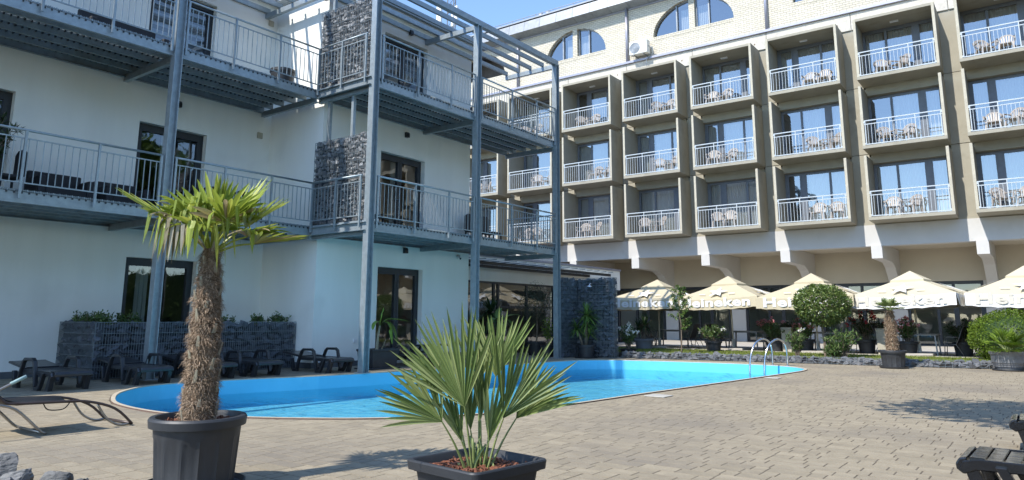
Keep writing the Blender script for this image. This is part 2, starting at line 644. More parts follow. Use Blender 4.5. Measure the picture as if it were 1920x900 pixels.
def stone_mesh(seed, matname, n=13, flat=0.8):
    rg = random.Random(seed)
    bm = bmesh.new()
    for _ in range(n):
        p = Vector((rg.gauss(0, 1), rg.gauss(0, 1), rg.gauss(0, 1))).normalized()
        p = Vector((max(-0.62, min(0.62, p.x)), max(-0.62, min(0.62, p.y)), max(-0.55, min(0.55, p.z)) * flat))
        bm.verts.new(p * 0.85)
    res = bmesh.ops.convex_hull(bm, input=bm.verts)
    bmesh.ops.delete(bm, geom=[v for v in bm.verts if not v.link_faces], context='VERTS')
    bmesh.ops.recalc_face_normals(bm, faces=bm.faces)
    me = bpy.data.meshes.new('stone')
    bm.to_mesh(me)
    bm.free()
    me.materials.append(MATS[matname])
    return me


SLATE = [stone_mesh(i, 'slate') for i in range(9)]
SLATEL = [stone_mesh(80 + i, 'slate_light') for i in range(9)]
SLATEG = [stone_mesh(40 + i, 'slate_grey') for i in range(9)]


# ------------------------------------------------------------------ POOL OUTLINE
POOL_CTRL = [(-12.78, 6.73), (-12.07, 5.77), (-10.98, 5.14), (-10.12, 4.90), (-9.10, 4.86), (-8.38, 5.06), (-7.65, 5.40), (-6.86, 5.94),
             (-6.25, 6.60), (-5.86, 7.30), (-5.65, 8.10), (-5.52, 9.25), (-5.40, 10.75), (-5.23, 12.5), (-5.03, 14.7), (-4.83, 16.9),
             (-4.80, 17.9), (-4.99, 18.6), (-5.50, 19.12), (-6.4, 19.36), (-8.0, 19.25), (-9.8, 18.85), (-10.75, 18.2), (-11.1, 17.1),
             (-11.42, 14.0), (-11.78, 11.7), (-12.15, 9.7), (-12.62, 8.2)]


def catmull(ctrl, k=5):
    out = []
    n = len(ctrl)
    for i in range(n):
        p0, p1, p2, p3 = (Vector((*ctrl[(i + j) % n], 0)) for j in (-1, 0, 1, 2))
        for j in range(k):
            t = j / k
            out.append(0.5 * ((2 * p1) + (-p0 + p2) * t + (2 * p0 - 5 * p1 + 4 * p2 - p3) * t * t + (-p0 + 3 * p1 - 3 * p2 + p3) * t ** 3))
    return [(p.x, p.y) for p in out]


POOL = catmull(POOL_CTRL)


def offset_loop(loop, d):
    n = len(loop)
    out = []
    for i in range(n):
        a, b = Vector(loop[i - 1]), Vector(loop[(i + 1) % n])
        t = (b - a).normalized()
        nrm = Vector((t.y, -t.x))       # outward for an anticlockwise loop
        out.append((loop[i][0] + nrm.x * d, loop[i][1] + nrm.y * d))
    return out


def area2(loop):
    return sum(loop[i - 1][0] * loop[i][1] - loop[i][0] * loop[i - 1][1] for i in range(len(loop)))


if area2(POOL) < 0:
    POOL.reverse()


def inside(loop, x, y):
    r_ = False
    n = len(loop)
    j = n - 1
    for i in range(n):
        xi, yi = loop[i]
        xj, yj = loop[j]
        if (yi > y) != (yj > y) and x < (xj - xi) * (y - yi) / (yj - yi) + xi:
            r_ = not r_
        j = i
    return r_


def holed_sheet(outer, hole, z):
    tri = tessellate_polygon([[Vector((*p, 0)) for p in outer], [Vector((*p, 0)) for p in reversed(hole)]])
    vs_ = [(*p, z) for p in outer] + [(*p, z) for p in reversed(hole)]
    m = MB()
    m.add(vs_, [tuple(t) for t in tri])
    return m


def up_normals(o):
    me = o.data
    bm = bmesh.new()
    bm.from_mesh(me)
    for f in bm.faces:
        if f.normal.z < 0:
            f.normal_flip()
    bm.to_mesh(me)
    bm.free()


RIM = offset_loop(POOL, 0.03)
gr = holed_sheet([(-900, -900), (900, -900), (900, 900), (-900, 900)], RIM, -0.045).build('ground', 'soil', fix=False)
up_normals(gr)
struct(gr)
pv = holed_sheet([(-26, -8), (9, -8), (9, 22.5), (-26, 22.5)], RIM, -0.0035).build('patio_paving', 'bedding', fix=False)
up_normals(pv)
struct(pv)


# pavers: individual near ones, the rest in one part
def build_pavers():
    rg = random.Random(5)
    loop_o = offset_loop(POOL, 0.075)
    n = len(loop_o)
    tang = []
    for i in range(n):
        a, b = Vector(loop_o[i - 1]), Vector(loop_o[(i + 1) % n])
        t = (b - a).normalized()
        tang.append(Vector((t.y, -t.x)))
    RH = 0.16
    widths = (0.12, 0.16, 0.24, 0.24, 0.32, 0.32)
    rects = []
    y = 0.9
    while y < 21.6:
        x = -17.8 + rg.random() * 0.3
        xend = 1.4
        while x < xend:
            wd = rg.choice(widths)
            rects.append((x, y, wd))
            x += wd
        y += RH
    items = []
    for (x, y, wd) in rects:
        cx, cy = x + wd / 2, y + RH / 2
        if cy > 19.75 + (cx + 11.0) * 0.155 + 0.25 and cx > -11.2:
            continue
        pr = project(cx, cy, 0)
        if pr is None or not (-150 < pr[0] < 2070 and pr[1] < 960):
            continue
        g = 0.0032
        poly = [(x + g, y + g), (x + wd - g, y + g), (x + wd - g, y + RH - g), (x + g, y + RH - g)]
        clipped = False
        ds = min(range(n), key=lambda i: (loop_o[i][0] - cx) ** 2 + (loop_o[i][1] - cy) ** 2)
        q = Vector(loop_o[ds])
        if (q - Vector((cx, cy))).length < 0.45 or inside(loop_o, cx, cy):
            nrm = tang[ds]
            out = []
            for i in range(4):
                a, b = Vector(poly[i - 1]), Vector(poly[i])
                da, db = (a - q).dot(nrm), (b - q).dot(nrm)
                if da >= 0:
                    out.append(tuple(a))
                if (da >= 0) != (db >= 0):
                    out.append(tuple(a + (b - a) * (da / (da - db))))
            if len(out) < 3:
                continue
            clipped = tuple(out) != tuple(poly)
            poly = out
            if abs(area2(poly)) < 0.004:
                continue
        items.append((pr[2], pr[0], poly, clipped, wd, cx, cy))

    def slab(m, poly, dz, tilt, c=(0, 0)):
        k = len(poly)
        ctr = Vector((sum(p[0] for p in poly) / k, sum(p[1] for p in poly) / k))
        top, mid, bot = [], [], []
        for p in poly:
            v_ = Vector(p)
            inn = v_ + (ctr - v_).normalized() * 0.005
            zz = dz + (v_.x - ctr.x) * tilt[0] + (v_.y - ctr.y) * tilt[1]
            top.append((inn.x - c[0], inn.y - c[1], zz))
            mid.append((v_.x - c[0], v_.y - c[1], zz - 0.0030))
            bot.append((v_.x - c[0], v_.y - c[1], -0.0125))
        vs_ = top + mid + bot
        fs = [tuple(range(k))]
        for i in range(k):
            j = (i + 1) % k
            fs.append((k + i, k + j, j, i))
            fs.append((2 * k + i, 2 * k + j, k + j, k + i))
        m.add(vs_, fs)
        for q_ in range(2 * k):
            m.mi[-1 - q_] = 1

    items.sort(key=lambda t: t[0])
    near = [t for t in items if not t[3] and -40 < t[1] < 1960][:300]
    nid = set(id(t) for t in near)
    rest = MB()
    for t in items:
        if id(t) in nid:
            continue
        slab(rest, t[2], rg.uniform(-0.0004, 0.0005), (rg.uniform(-0.0006, 0.0006), rg.uniform(-0.0012, 0.0012)))
    o = rest.build('paver_field', ['paver', 'joint_dirt'], pv, fix=False)
    o['kind'] = 'stuff'
    proto = {}
    for t in near:
        wd = t[4]
        if wd not in proto:
            m = MB()
            g = 0.0032
            slab(m, [(-wd / 2 + g, -RH / 2 + g), (wd / 2 - g, -RH / 2 + g), (wd / 2 - g, RH / 2 - g), (-wd / 2 + g, RH / 2 - g)], 0.0, (0, 0))
            proto[wd] = m.mesh('paver', ['paver', 'joint_dirt'], fix=False)
        piece('paver', proto[wd], pv, (t[5], t[6], rg.uniform(-0.0004, 0.0005)), (rg.uniform(-0.0012, 0.0012), rg.uniform(-0.0006, 0.0006), 0))


build_pavers()

# pool basin
pool = struct(thing('pool_basin', None, None, (-8.5, 12, 0)))
WATER_Z, FLOOR_Z = -0.25, -0.50


def loop_wall(loop, z0, z1):
    n = len(loop)
    m = MB()
    m.add([(*p, z0) for p in loop] + [(*p, z1) for p in loop], [(i, n + i, n + (i + 1) % n, (i + 1) % n) for i in range(n)])
    return m


loop_wall(POOL, 0.0, FLOOR_Z).build('liner_wall', 'liner', pool, fix=False)
fl = MB()
fl.add([(*p, FLOOR_Z) for p in POOL], [tuple(range(len(POOL)))])
fl.build('liner_floor', 'liner_floor', pool, fix=False)
cp = MB()
n_ = len(POOL)
o1, o2 = offset_loop(POOL, 0.004), offset_loop(POOL, 0.062)
vsx = [(*p, -0.02) for p in POOL] + [(*p, 0.016) for p in o1] + [(*p, 0.016) for p in o2] + [(*p, -0.014) for p in o2]
fsx = []
for r_ in range(3):
    for i in range(n_):
        j = (i + 1) % n_
        fsx.append((r_ * n_ + i, (r_ + 1) * n_ + i, (r_ + 1) * n_ + j, r_ * n_ + j))
cp.add(vsx, fsx, 0)
cp.mi = [1 if k // n_ == 2 else 0 for k in range(len(cp.f))]
cp.build('pool_coping', ['coping', 'coping_brown'], pool, fix=True)
wt = MB()
wt.add([(*p, WATER_Z) for p in offset_loop(POOL, -0.003)], [tuple(range(len(POOL)))])
wo = wt.build('pool_water', 'water', None, fix=False)
struct(wo)

# ------------------------------------------------------------------ LAWN AND TERRACE
LZ = 0.12


def kerb_y(x):
    return 19.95 + (x + 11.0) * 0.155


lm = MB()
lm.extrude([(-10.7, kerb_y(-10.7) + 0.2), (3.0, kerb_y(3.0) + 0.2), (3.0, 24.4), (-15.5, 24.4), (-15.5, 20.6), (-10.9, 20.6)], 'z', -0.03, LZ)
lawn = struct(lm.build('lawn', 'soil'))
gm = MB()
rg = random.Random(8)
for _ in range(30000):
    x = rg.uniform(-15.4, 0.4)
    y = rg.uniform(kerb_y(x) + 0.22 if x > -10.8 else 20.7, 24.35)
    h = rg.uniform(0.025, 0.06)
    a = rg.uniform(0, 6.28)
    wv = Vector((math.cos(a), math.sin(a), 0)) * rg.uniform(0.006, 0.012)
    tp = Vector((x + rg.uniform(-.03, .03), y + rg.uniform(-.03, .03), LZ + h))
    b0 = Vector((x, y, LZ - 0.003))
    gm.add([b0 - wv, b0 + wv, tp], [(0, 1, 2)])
go = gm.build('grass', 'grass', fix=False)
tag(go, 'short sunlit green grass strip behind the low stone kerb', 'grass', kind='stuff')
tm = MB()
tm.box(-15.5, 6, 24.41, 35, -0.03, 0.14)
terrace = struct(tm.build('terrace', 'terrace', bevel=0.01))


def gabion_face(parent, o, ux, uz_len, ulen, depth, cell, mats, seed, core=True, wire=True, wstep=0.05, hstep=0.2, cap=True, maxn=300, nrm=None, wr=0.0045):
    """Stones behind wire. o = lower corner at the front; ux = unit vector along; nrm = outward normal."""
    rg = random.Random(seed)
    ux = Vector(ux)
    nrm = Vector(nrm)
    o = Vector(o)
    nu, nz = max(1, round(ulen / cell)), max(1, round(uz_len / (cell * 0.72)))
    du, dz = ulen / nu, uz_len / nz
    for j in range(nz):
        off = rg.uniform(0, du)
        for i in range(nu):
            u = (i + 0.5) * du + rg.uniform(-0.2, 0.2) * du + (off * 0.4 - du * 0.2)
            u = min(max(u, du * 0.45), ulen - du * 0.45)
            z = (j + 0.5) * dz + rg.uniform(-0.15, 0.15) * dz
            s_ = rg.uniform(0.85, 1.25)
            p = o + ux * u + Vector((0, 0, z)) - nrm * (0.055 * s_ + rg.uniform(0.0, 0.02))
            rot = (rg.uniform(-.5, .5), rg.uniform(-.5, .5), math.atan2(ux.y, ux.x) + rg.uniform(-.4, .4))
            piece('stone', rg.choice(mats), parent, p, rot, (du * 1.12 * s_, 0.13 * s_, dz * 1.25 * s_))
    if wire:
        m = MB()
        k = int(ulen / wstep)
        for i in range(k + 1):
            p = o + ux * (ulen * i / k) + nrm * 0.004
            m.bar(p, p + Vector((0, 0, uz_len)), wr * 2, wr * 2)
        k = max(1, int(uz_len / hstep))
        for i in range(k + 1):
            p = o + Vector((0, 0, uz_len * i / k)) + nrm * 0.010
            m.bar(p, p + ux * ulen, wr * 2.4, wr * 2.4)
        m.build('wire_mesh', 'wire', parent, fix=False)


kerb = thing('stone_kerb', 'low wire basket kerb of grey slate along the lawn edge', 'stone kerb', (-6, 20.6, 0))
rg = random.Random(3)
for i in range(96):
    t = i / 95
    for row in range(3):
        x = -10.62 + t * 11.3 + rg.uniform(-.05, .05)
        y = kerb_y(x) + 0.05 + row * 0.085 + rg.uniform(-.02, .02)
        z = [0.045, 0.10, 0.11][row] + rg.uniform(-.02, .035)
        s_ = rg.uniform(.11, .18)
        piece('stone', rg.choice(SLATEG), kerb, (x, y, z), (rg.uniform(-.6, .6), rg.uniform(-.6, .6), rg.uniform(0, 6)), (s_ * 1.25, s_, s_ * .85))
kb = MB()
pa, pb = Vector((-10.65, kerb_y(-10.65) + .04, 0)), Vector((0.8, kerb_y(0.8) + .04, 0))
nn_ = Vector((-(pb - pa).y, (pb - pa).x, 0)).normalized()
kb.add([pa + Vector((0, 0, -.02)), pb + Vector((0, 0, -.02)), pb + nn_ * .22 + Vector((0, 0, -.02)), pa + nn_ * .22 + Vector((0, 0, -.02)),
        pa + Vector((0, 0, .1)), pb + Vector((0, 0, .1)), pb + nn_ * .22 + Vector((0, 0, .1)), pa + nn_ * .22 + Vector((0, 0, .1))],
       [(0, 3, 2, 1), (4, 5, 6, 7), (0, 1, 5, 4), (1, 2, 6, 5), (2, 3, 7, 6), (3, 0, 4, 7)])
kb.build('core', 'gabion_core', kerb)
kw = MB()
for zz in (0.03, 0.11, 0.19):
    kw.bar(pa - nn_ * .08 + Vector((0, 0, zz)), pb - nn_ * .08 + Vector((0, 0, zz)), .007, .007)
for i in range(76):
    p = pa + (pb - pa) * (i / 75) - nn_ * .08
    kw.bar(p, p + Vector((0, 0, .2)), .006, .006)
kw.build('wire_mesh', 'wire', kerb, fix=False)

# ------------------------------------------------------------------ HOTEL
D = 29.36
PIER = D + 1.12
GLZ = D + 1.40
COLX = {i: -18.79 + i * 3.419 for i in range(-4, 8)}
ROWZ = [4.86, 7.62, 10.375]
BW, SH = 2.80, 2.7575
PH = 2.50                    # height of a box
hotel = thing('hotel_building', 'long beige hotel block with rows of projecting concrete balcony boxes', 'hotel', (-12, PIER, 0))
TOPZ = 12.84                 # underside of the frieze
FRZ1 = 13.60
BRZ1 = 16.45
XL, XR = -38.0, 8.0
# back body (closed shell behind the glazing), floors between the rows
m = MB()
m.box(XL, XR, GLZ + 3.0, GLZ + 12, 4.2, 16.2)
m.build('room_back_wall', 'interior', hotel)
for k in range(4):
    m = MB()
    z = ROWZ[0] + k * SH
    m.box(XL, XR, PIER + 0.17, GLZ + 3.0, z - 0.30, z - 0.06)
    m.build('floor_slab', 'box_concrete', hotel)
# piers between the boxes and the header strip over every opening
for i in range(-4, 8):
    x0 = COLX[i] + BW
    x1 = COLX[i + 1] if i + 1 in COLX else XR
    for k in range(3):
        m = MB()
        m.box(x0 - 0.02, x1 + 0.02, PIER, PIER + 0.3, ROWZ[k] + 0.008, ROWZ[k] + SH - 0.008)
        m.box(x0 + 0.2, x1 - 0.2, PIER + 0.3, GLZ + 3.0, ROWZ[k] - 0.05, ROWZ[k] + SH - 0.02)
        m.build('pier_panel', 'box_concrete', hotel, bevel=0.01)
# frieze panels with rust-spotted fixing points
spot = MB()
for i in range(-4, 8):
    m = MB()
    a = COLX[i] - 0.25
    m.box(a + 0.008, a + 3.419 - 0.008, PIER - 0.06, PIER + 0.4, TOPZ + 0.02, FRZ1)
    m.build('frieze_panel', 'frieze_concrete', hotel, bevel=0.012)
    m = MB()
    for fx in (0.5, 1.3, 2.1, 2.9):
        m.box(a + fx - .03, a + fx + .03, PIER - .066, PIER - .055, TOPZ + .30, TOPZ + .36)
    m.build('fixing_cover', 'trunk_wood', hotel)
m = MB()
m.box(XL, XR, PIER - 0.16, PIER + 0.1, FRZ1, FRZ1 + 0.12)
m.build('ledge_flashing', 'flashing', hotel, bevel=0.01)


# brick attic with lunette windows
def lunette_wall():
    lun = [(-18.64, 1.83), (-12.18, 2.0), (-5.6, 2.0), (1.05, 2.0), (-25.1, 1.83), (-31.6, 1.83)]
    sill = 14.70
    yb = PIER + 0.02
    zt, zb = BRZ1, FRZ1 + 0.1
    m = MB()
    seg = 18
    edges = sorted(lun)
    cur = XL
    for cx, r in edges:
        rz = 1.52
        m.add([(cur, yb, zb), (cx - r, yb, zb), (cx - r, yb, zt), (cur, yb, zt)], [(0, 1, 2, 3)])
        m.add([(cx - r, yb, zb), (cx + r, yb, zb), (cx + r, yb, sill), (cx - r, yb, sill)], [(0, 1, 2, 3)])
        arc = [(cx - r * math.cos(math.pi * k / seg), sill + rz * math.sin(math.pi * k / seg)) for k in range(seg + 1)]
        for k in range(seg):
            (xa, za), (xb_, zb_) = arc[k], arc[k + 1]
            m.add([(xa, yb, za), (xb_, yb, zb_), (xb_, yb, zt), (xa, yb, zt)], [(0, 1, 2, 3)])
            m.add([(xa, yb, za), (xb_, yb, zb_), (xb_, yb + .3, zb_), (xa, yb + .3, za)], [(0, 1, 2, 3)])
        m.add([(cx - r, yb, sill), (cx + r, yb, sill), (cx + r, yb + .3, sill), (cx - r, yb + .3, sill)], [(0, 1, 2, 3)])
        cur = cx + r
    m.add([(cur, yb, zb), (XR, yb, zb), (XR, yb, zt), (cur, yb, zt)], [(0, 1, 2, 3)])
    m.build('attic_brick_wall', 'cream_brick', hotel, fix=False)
    for cx, r in lun[:4]:
        rz = 1.52
        wf = bpy.data.objects.new('lunette_window', None)
        COL.objects.link(wf)
        wf.parent = hotel
        ORG[wf.name] = ORG[hotel.name]
        b = MB()
        b.box(cx - .14, cx + .14, yb + .0, yb + .26, sill, sill + rz * 1.0)
        b.build('brick_mullion', 'cream_brick', wf)
        for sgn in (-1, 1):
            # pane halves
            pts = []
            x_in, x_out = .14, r - 0.07
            for k in range(13):
                xx = x_in + (x_out - x_in) * k / 12
                zz = sill + .05 + (rz - .09) * math.sqrt(max(0, 1 - (xx / r) ** 2))
                pts.append((cx + sgn * xx, zz))
            poly = [(cx + sgn * x_in, sill + .05)] + pts + [(cx + sgn * x_out, sill + .05)]
            g = MB()
            g.add([(p[0], yb + .2, p[1]) for p in poly], [tuple(range(len(poly)))])
            g.build('pane', 'hotel_glass', wf, fix=False)
            f = MB()
            for k in range(12):
                f.bar((pts[k][0], yb + .19, pts[k][1]), (pts[k + 1][0], yb + .19, pts[k + 1][1]), .07, .06, up=(0, 1, 0))
            f.bar((cx + sgn * .14, yb + .19, sill + .04), (cx + sgn * (r - .03), yb + .19, sill + .04), .05, .06)
            f.bar((cx + sgn * .17, yb + .19, sill), (cx + sgn * .17, yb + .19, sill + rz - .03), .06, .06)
            xm = cx + sgn * .80
            f.bar((xm, yb + .185, sill), (xm, yb + .185, sill + rz * math.sqrt(1 - (.8 / r) ** 2)), .16, .06)
            f.build('frame', 'gutter_metal', wf, fix=False)
            c = MB()
            for q in range(5):
                xx = cx + sgn * (.26 + q * .09)
                c.box(xx - .035, xx + .035, yb + .35, yb + .38, sill + .05, sill + 1.15)
            c.build('curtain', 'curtain', wf)
    m = MB()
    m.box(XL, XR, yb + 1.2, yb + 1.3, zb, zt)
    m.build('attic_room_wall', 'interior', hotel)
    # dentil course under each lunette
    for cx, r in lun[:4]:
        m = MB()
        k = int(2 * r / .1)
        for q in range(k):
            xx = cx - r + q * .1
            m.box(xx + .008, xx + .092, yb - .012, yb + .02, sill - .19, sill - .008)
        m.build('sill_bricks', 'cream_brick', hotel)


lunette_wall()
# eaves: boxed metal gutter, roof
m = MB()
m.box(XL, XR, PIER - 0.02, PIER + 1, BRZ1, BRZ1 + 0.12)
m.build('eaves_board', 'flashing', hotel)
x = -36.0
gp = MB()
gp.extrude([(PIER - .62, BRZ1 + .18), (PIER - .02, BRZ1 + .06), (PIER + .05, BRZ1 + .78), (PIER - .52, BRZ1 + .74)], 'x', 0, 1.02)
gme = gp.mesh('gutter_panel', 'gutter_metal', Vector((0, PIER, BRZ1)))
while x < 6:
    piece('gutter_panel', gme, hotel, (x, PIER, BRZ1))
    x += 1.035
m = MB()
m.extrude([(PIER - .56, BRZ1 + .80), (PIER - .56, BRZ1 + .88), (PIER + 6, BRZ1 + 1.7), (PIER + 6, BRZ1 + .80)], 'x', XL, XR)
m.build('roof', 'gutter_metal', hotel)
m = MB()
k = 0
x = -36.0
while x < 6:
    m.bar((x, PIER - .5, BRZ1 + .90), (x, PIER - .5, BRZ1 + 1.0), .03, .03)
    x += .8
m.bar((-36, PIER - .5, BRZ1 + 1.0), (6, PIER - .5, BRZ1 + 1.0), .03, .03)
m.build('snow_guard', 'gutter_metal', hotel)
for x in (-15.56, -8.72, -22.3, -1.85):
    m = MB()
    m.tube([(x, PIER - .08, BRZ1 + .1), (x, PIER - .08, FRZ1 + .1)], .07, 10)
    m.build('downpipe', 'flashing', hotel, smooth=True)
for x in (-21.25, -20.75):
    m = MB()
    m.lathe([(.11, 0), (.11, .55), (.09, .56)], 12, (x, 31.2, BRZ1 + .85))
    m.lathe([(.2, .55), (.2, .68), (.06, .78), (.0, .78)], 12, (x, 31.2, BRZ1 + .85))
    m.build('roof_vent', 'gutter_metal', hotel, smooth=True)

# balcony modules
def box_proto(top_row):
    t = 0.10
    m = MB()
    yb = PIER + 0.04 - D
    m.box(0, t, 0.012, yb, 0.13, PH)
    m.box(BW - t, BW, 0.012, yb, 0.13, PH)
    m.extrude([(0, .01), (0, .13), (yb, .13), (yb, -.02), (.03, .0)], 'x', 0, BW)
    e = MB()
    e.box(0.004, t - .004, 0.0, .012, .13, PH)  # thin paler strip imitating the sunlit front edge of the side panel
    # lining behind the pier
    yg = GLZ - D
    m.box(0.0, 0.08, yb, yg + .1, 0.02, SH - .1)
    m.box(BW - 0.08, BW, yb, yg + .1, 0.02, SH - .1)
    m.box(0.08, BW - .08, yb - .02, yg + .3, .02, .125)
    if top_row:
        m.box(t, BW - t, 0.012, yg + .1, PH - .10, PH)
    m.box(.08, BW - .08, PIER - D + .01, yg + .1, PH - (.0 if top_row else .12), SH + .01)
    return m, e


def window_parts(flip):
    y = GLZ - D
    z0, z1 = .13, PH - .10
    fr = MB()
    xs = [.09, .74, .95, 1.83, 1.92, BW - .09]
    if flip:
        xs = [BW - q for q in reversed(xs)]
    fr.box(xs[0], xs[-1], y - .02, y + .06, z0, z0 + .09)
    fr.box(xs[0], xs[-1], y - .02, y + .06, z1 - .14, z1)
    fr.box(xs[0] - .01, xs[0] + .09, y - .021, y + .061, z0, z1)
    fr.box(xs[-1] - .09, xs[-1] + .01, y - .021, y + .061, z0, z1)
    fr.box(xs[1], xs[2], y - .021, y + .061, z0, z1)
    fr.box(xs[3], xs[4], y - .021, y + .061, z0, z1)
    spans = [(xs[0] + .09, xs[1]), (xs[2], xs[3]), (xs[4], xs[-1] - .09)]
    # opening sash on the door light
    a, b = spans[0] if not flip else spans[2]
    for (p, q) in ((a, a + .06), (b - .06, b)):
        fr.box(p, q, y - .035, y - .0215, z0 + .09, z1 - .14)
    return fr, spans, z0 + .09, z1 - .14


def railing_mesh():
    m = MB()
    x0, x1 = .10, BW - .10
    y = .035
    zb, zt, z2 = .17, 1.10, .96
    m.bar((x0, y, zt), (x1, y, zt), .03, .038)
    m.bar((x0, y, z2), (x1, y, z2), .025, .03)
    m.bar((x0, y, zb), (x1, y, zb), .03, .035)
    for q in (x0 + .04, x0 + (x1 - x0) / 3, x0 + 2 * (x1 - x0) / 3, x1 - .04):
        m.bar((q, y, zb), (q, y, zt), .035, .03)
    n = 21
    for i in range(1, n):
        q = x0 + (x1 - x0) * i / n
        m.bar((q, y, zb), (q, y, z2), .013, .013)
    for q in (x0 - .02, x1 + .02):
        for z in (zt - .06, zb + .02):
            m.box(q - .05, q + .05, y - .03, y + .04, z - .035, z + .035)
    return m


def curtain_mesh(x0, x1, z0, z1, y, seed):
    rg = random.Random(seed)
    m = MB()
    n = int((x1 - x0) / .045)
    pts = [(x0 + (x1 - x0) * i / n, y + (.03 if i % 2 else -.03) * rg.uniform(.6, 1.2)) for i in range(n + 1)]
    vs_ = [(p[0], p[1], z0) for p in pts] + [(p[0], p[1], z1) for p in pts]
    m.add(vs_, [(i, i + 1, n + 2 + i, n + 1 + i) for i in range(n)])
    return m


BOX = {}
for top in (False, True):
    m, e = box_proto(top)
    BOX[top] = (m.mesh('balcony_box', 'box_concrete'), e.mesh('lit_edge_strip', 'lit_edge_concrete'))
RAIL = railing_mesh().mesh('railing', 'rail_white')
WIN = {}
for fl_ in (False, True):
    fr, spans, wz0, wz1 = window_parts(fl_)
    WIN[fl_] = (fr.mesh('window_frame', 'frame_grey'),
                [MB().add([(a, GLZ - D, wz0), (b, GLZ - D, wz0), (b, GLZ - D, wz1), (a, GLZ - D, wz1)], [(0, 1, 2, 3)]).mesh('pane', 'hotel_glass', fix=False) for a, b in spans])
CURT = [curtain_mesh(.12, 1.25, .2, 2.3, GLZ - D + .14, 1).mesh('curtain', 'curtain', fix=False),
        curtain_mesh(1.0, BW - .12, .2, 2.3, GLZ - D + .14, 2).mesh('curtain', 'curtain', fix=False),
        curtain_mesh(.12, BW - .12, .2, 2.3, GLZ - D + .16, 3).mesh('curtain', 'curtain', fix=False),
        curtain_mesh(.12, .8, .2, 2.3, GLZ - D + .14, 4).mesh('curtain', 'curtain', fix=False)]
LAMP = MB().box(1.2, 1.5, .75, .85, PH - .15, PH - .101).mesh('ceiling_lamp', 'white_paint')
rgh = random.Random(77)
for i in range(-3, 6):
    for k in range(3):
        top = k == 2
        o = Vector((COLX[i], D, ROWZ[k]))
        bx = piece('balcony_box', BOX[top][0], hotel, o)
        ORG[bx.name] = o

        def sub(nm, me, loc=o):
            q = bpy.data.objects.new(nm, me)
            COL.objects.link(q)
            q.parent = bx
            return q
        sub('lit_edge_strip', BOX[top][1])
        sub('lit_edge_strip', BOX[top][1]).location.x = BW - .10
        sub('railing', RAIL)
        fl_ = (i + k) % 3 == 1 or i == 4
        sub('window_frame', WIN[fl_][0])
        for g in WIN[fl_][1]:
            sub('pane', g)
        for c in ([CURT[0], CURT[1]], [CURT[2]], [CURT[1]], [CURT[3], CURT[1]])[rgh.randrange(4)]:
            sub('curtain', c)
        if top:
            sub('ceiling_lamp', LAMP)

# transfer beam, corbels, recessed wall under the boxes
BY = D + 1.02
WALLY = 34.2
m = MB()
m.box(XL, XR, BY, BY + .5, 3.98, 4.80)
m.build('transfer_beam', 'beam_plaster', hotel)
m = MB()
m.box(XL, XR, BY + .5, WALLY + .6, 4.10, 4.5)
m.build('soffit', 'soffit_beige', hotel)
m = MB()
m.box(XL, XR, BY + .03, BY + .3, 4.795, 4.9)
m.build('beam_cap', 'box_concrete', hotel)
cm = MB()
cm.extrude([(-.10, 3.52 - .02), (-.10, 4.0), (BY + .52 - BY, 4.0), (BY + .52 - BY, 4.09), (WALLY - BY, 4.09), (WALLY - BY, 2.2), (WALLY - BY - .75, 2.9), (WALLY - BY - 1.25, 3.30),
            (WALLY - BY - 1.8, 3.48)], 'x', -.19, .19)
cme = cm.mesh('corbel', 'beam_plaster')
nm_ = MB()
nm_.box(-.30, -.19, -.04, .1, 3.62, 3.98)
nme = nm_.mesh('corbel_notch', 'beam_plaster')
for i in range(-3, 7):
    x = COLX[i] + .02
    c_ = piece('corbel', cme, hotel, (x, BY, 0))
m = MB()
m.box(XL, XR, WALLY, WALLY + .3, 2.75, 4.12)
m.build('recessed_wall', 'soffit_beige', hotel)
# ground-floor glazing bays between piers
GZ = 0.14
for i in range(-3, 7):
    x0 = COLX[i] + .02
    m = MB()
    m.box(x0 - .33, x0 + .33, WALLY - .02, WALLY + .35, GZ - .1, 2.75)
    m.build('pier', 'beam_plaster', hotel)
    a, b = x0 + .33, x0 + 3.419 - .33
    f = bpy.data.objects.new('glazing_bay', None)
    COL.objects.link(f)
    f.parent = hotel
    ORG[f.name] = ORG[hotel.name]
    y = WALLY + .1
    fr = MB()
    fr.box(a, b, y - .05, y + .05, GZ - .02, GZ + .08)
    fr.box(a, b, y - .05, y + .05, 2.62, 2.752)
    fr.box(a, b, y - .04, y + .04, 2.12, 2.20)
    xs = [a + .05, a + (b - a) * .40, a + (b - a) * .62, b - .05]
    for q in xs:
        fr.box(q - .055, q + .055, y - .056, y + .056, GZ, 2.7)
    fr.box(xs[2] + .055, xs[2] + .12, y - .075, y - .057, GZ + .1, 2.12)
    fr.box(xs[3] - .12, xs[3] - .055, y - .075, y - .057, GZ + .1, 2.12)
    fr.build('frame', 'anthracite', f)
    for q0, q1 in zip(xs[:-1], xs[1:]):
        for z0, z1 in ((GZ + .08, 2.12), (2.20, 2.62)):
            MB().add([(q0 + .055, y, z0), (q1 - .055, y, z0), (q1 - .055, y, z1), (q0 + .055, y, z1)], [(0, 1, 2, 3)]).build('pane', 'glass', f, fix=False)
    h = MB()
    h.tube([(xs[2] + .15, y - .12, 1.1), (xs[2] + .27, y - .12, 1.1)], .012, 6)
    h.tube([(xs[2] + .15, y - .06, 1.1), (xs[2] + .15, y - .12, 1.1)], .012, 6)
    h.build('door_handle', 'steel_bright', f)
m = MB()
m.box(XL, XR, WALLY + 4, WALLY + 4.2, 0, 4.2)
m.box(XL, XR, WALLY + .4, WALLY + 4, .06, .12)
m.build('restaurant_interior', 'soffit_beige', hotel)
m = MB()
m.box(XL, XL + .2, PIER, WALLY + 6, 0, 16.4)
m.box(XR - .2, XR, PIER + .35, WALLY + 6, 0, 16.4)
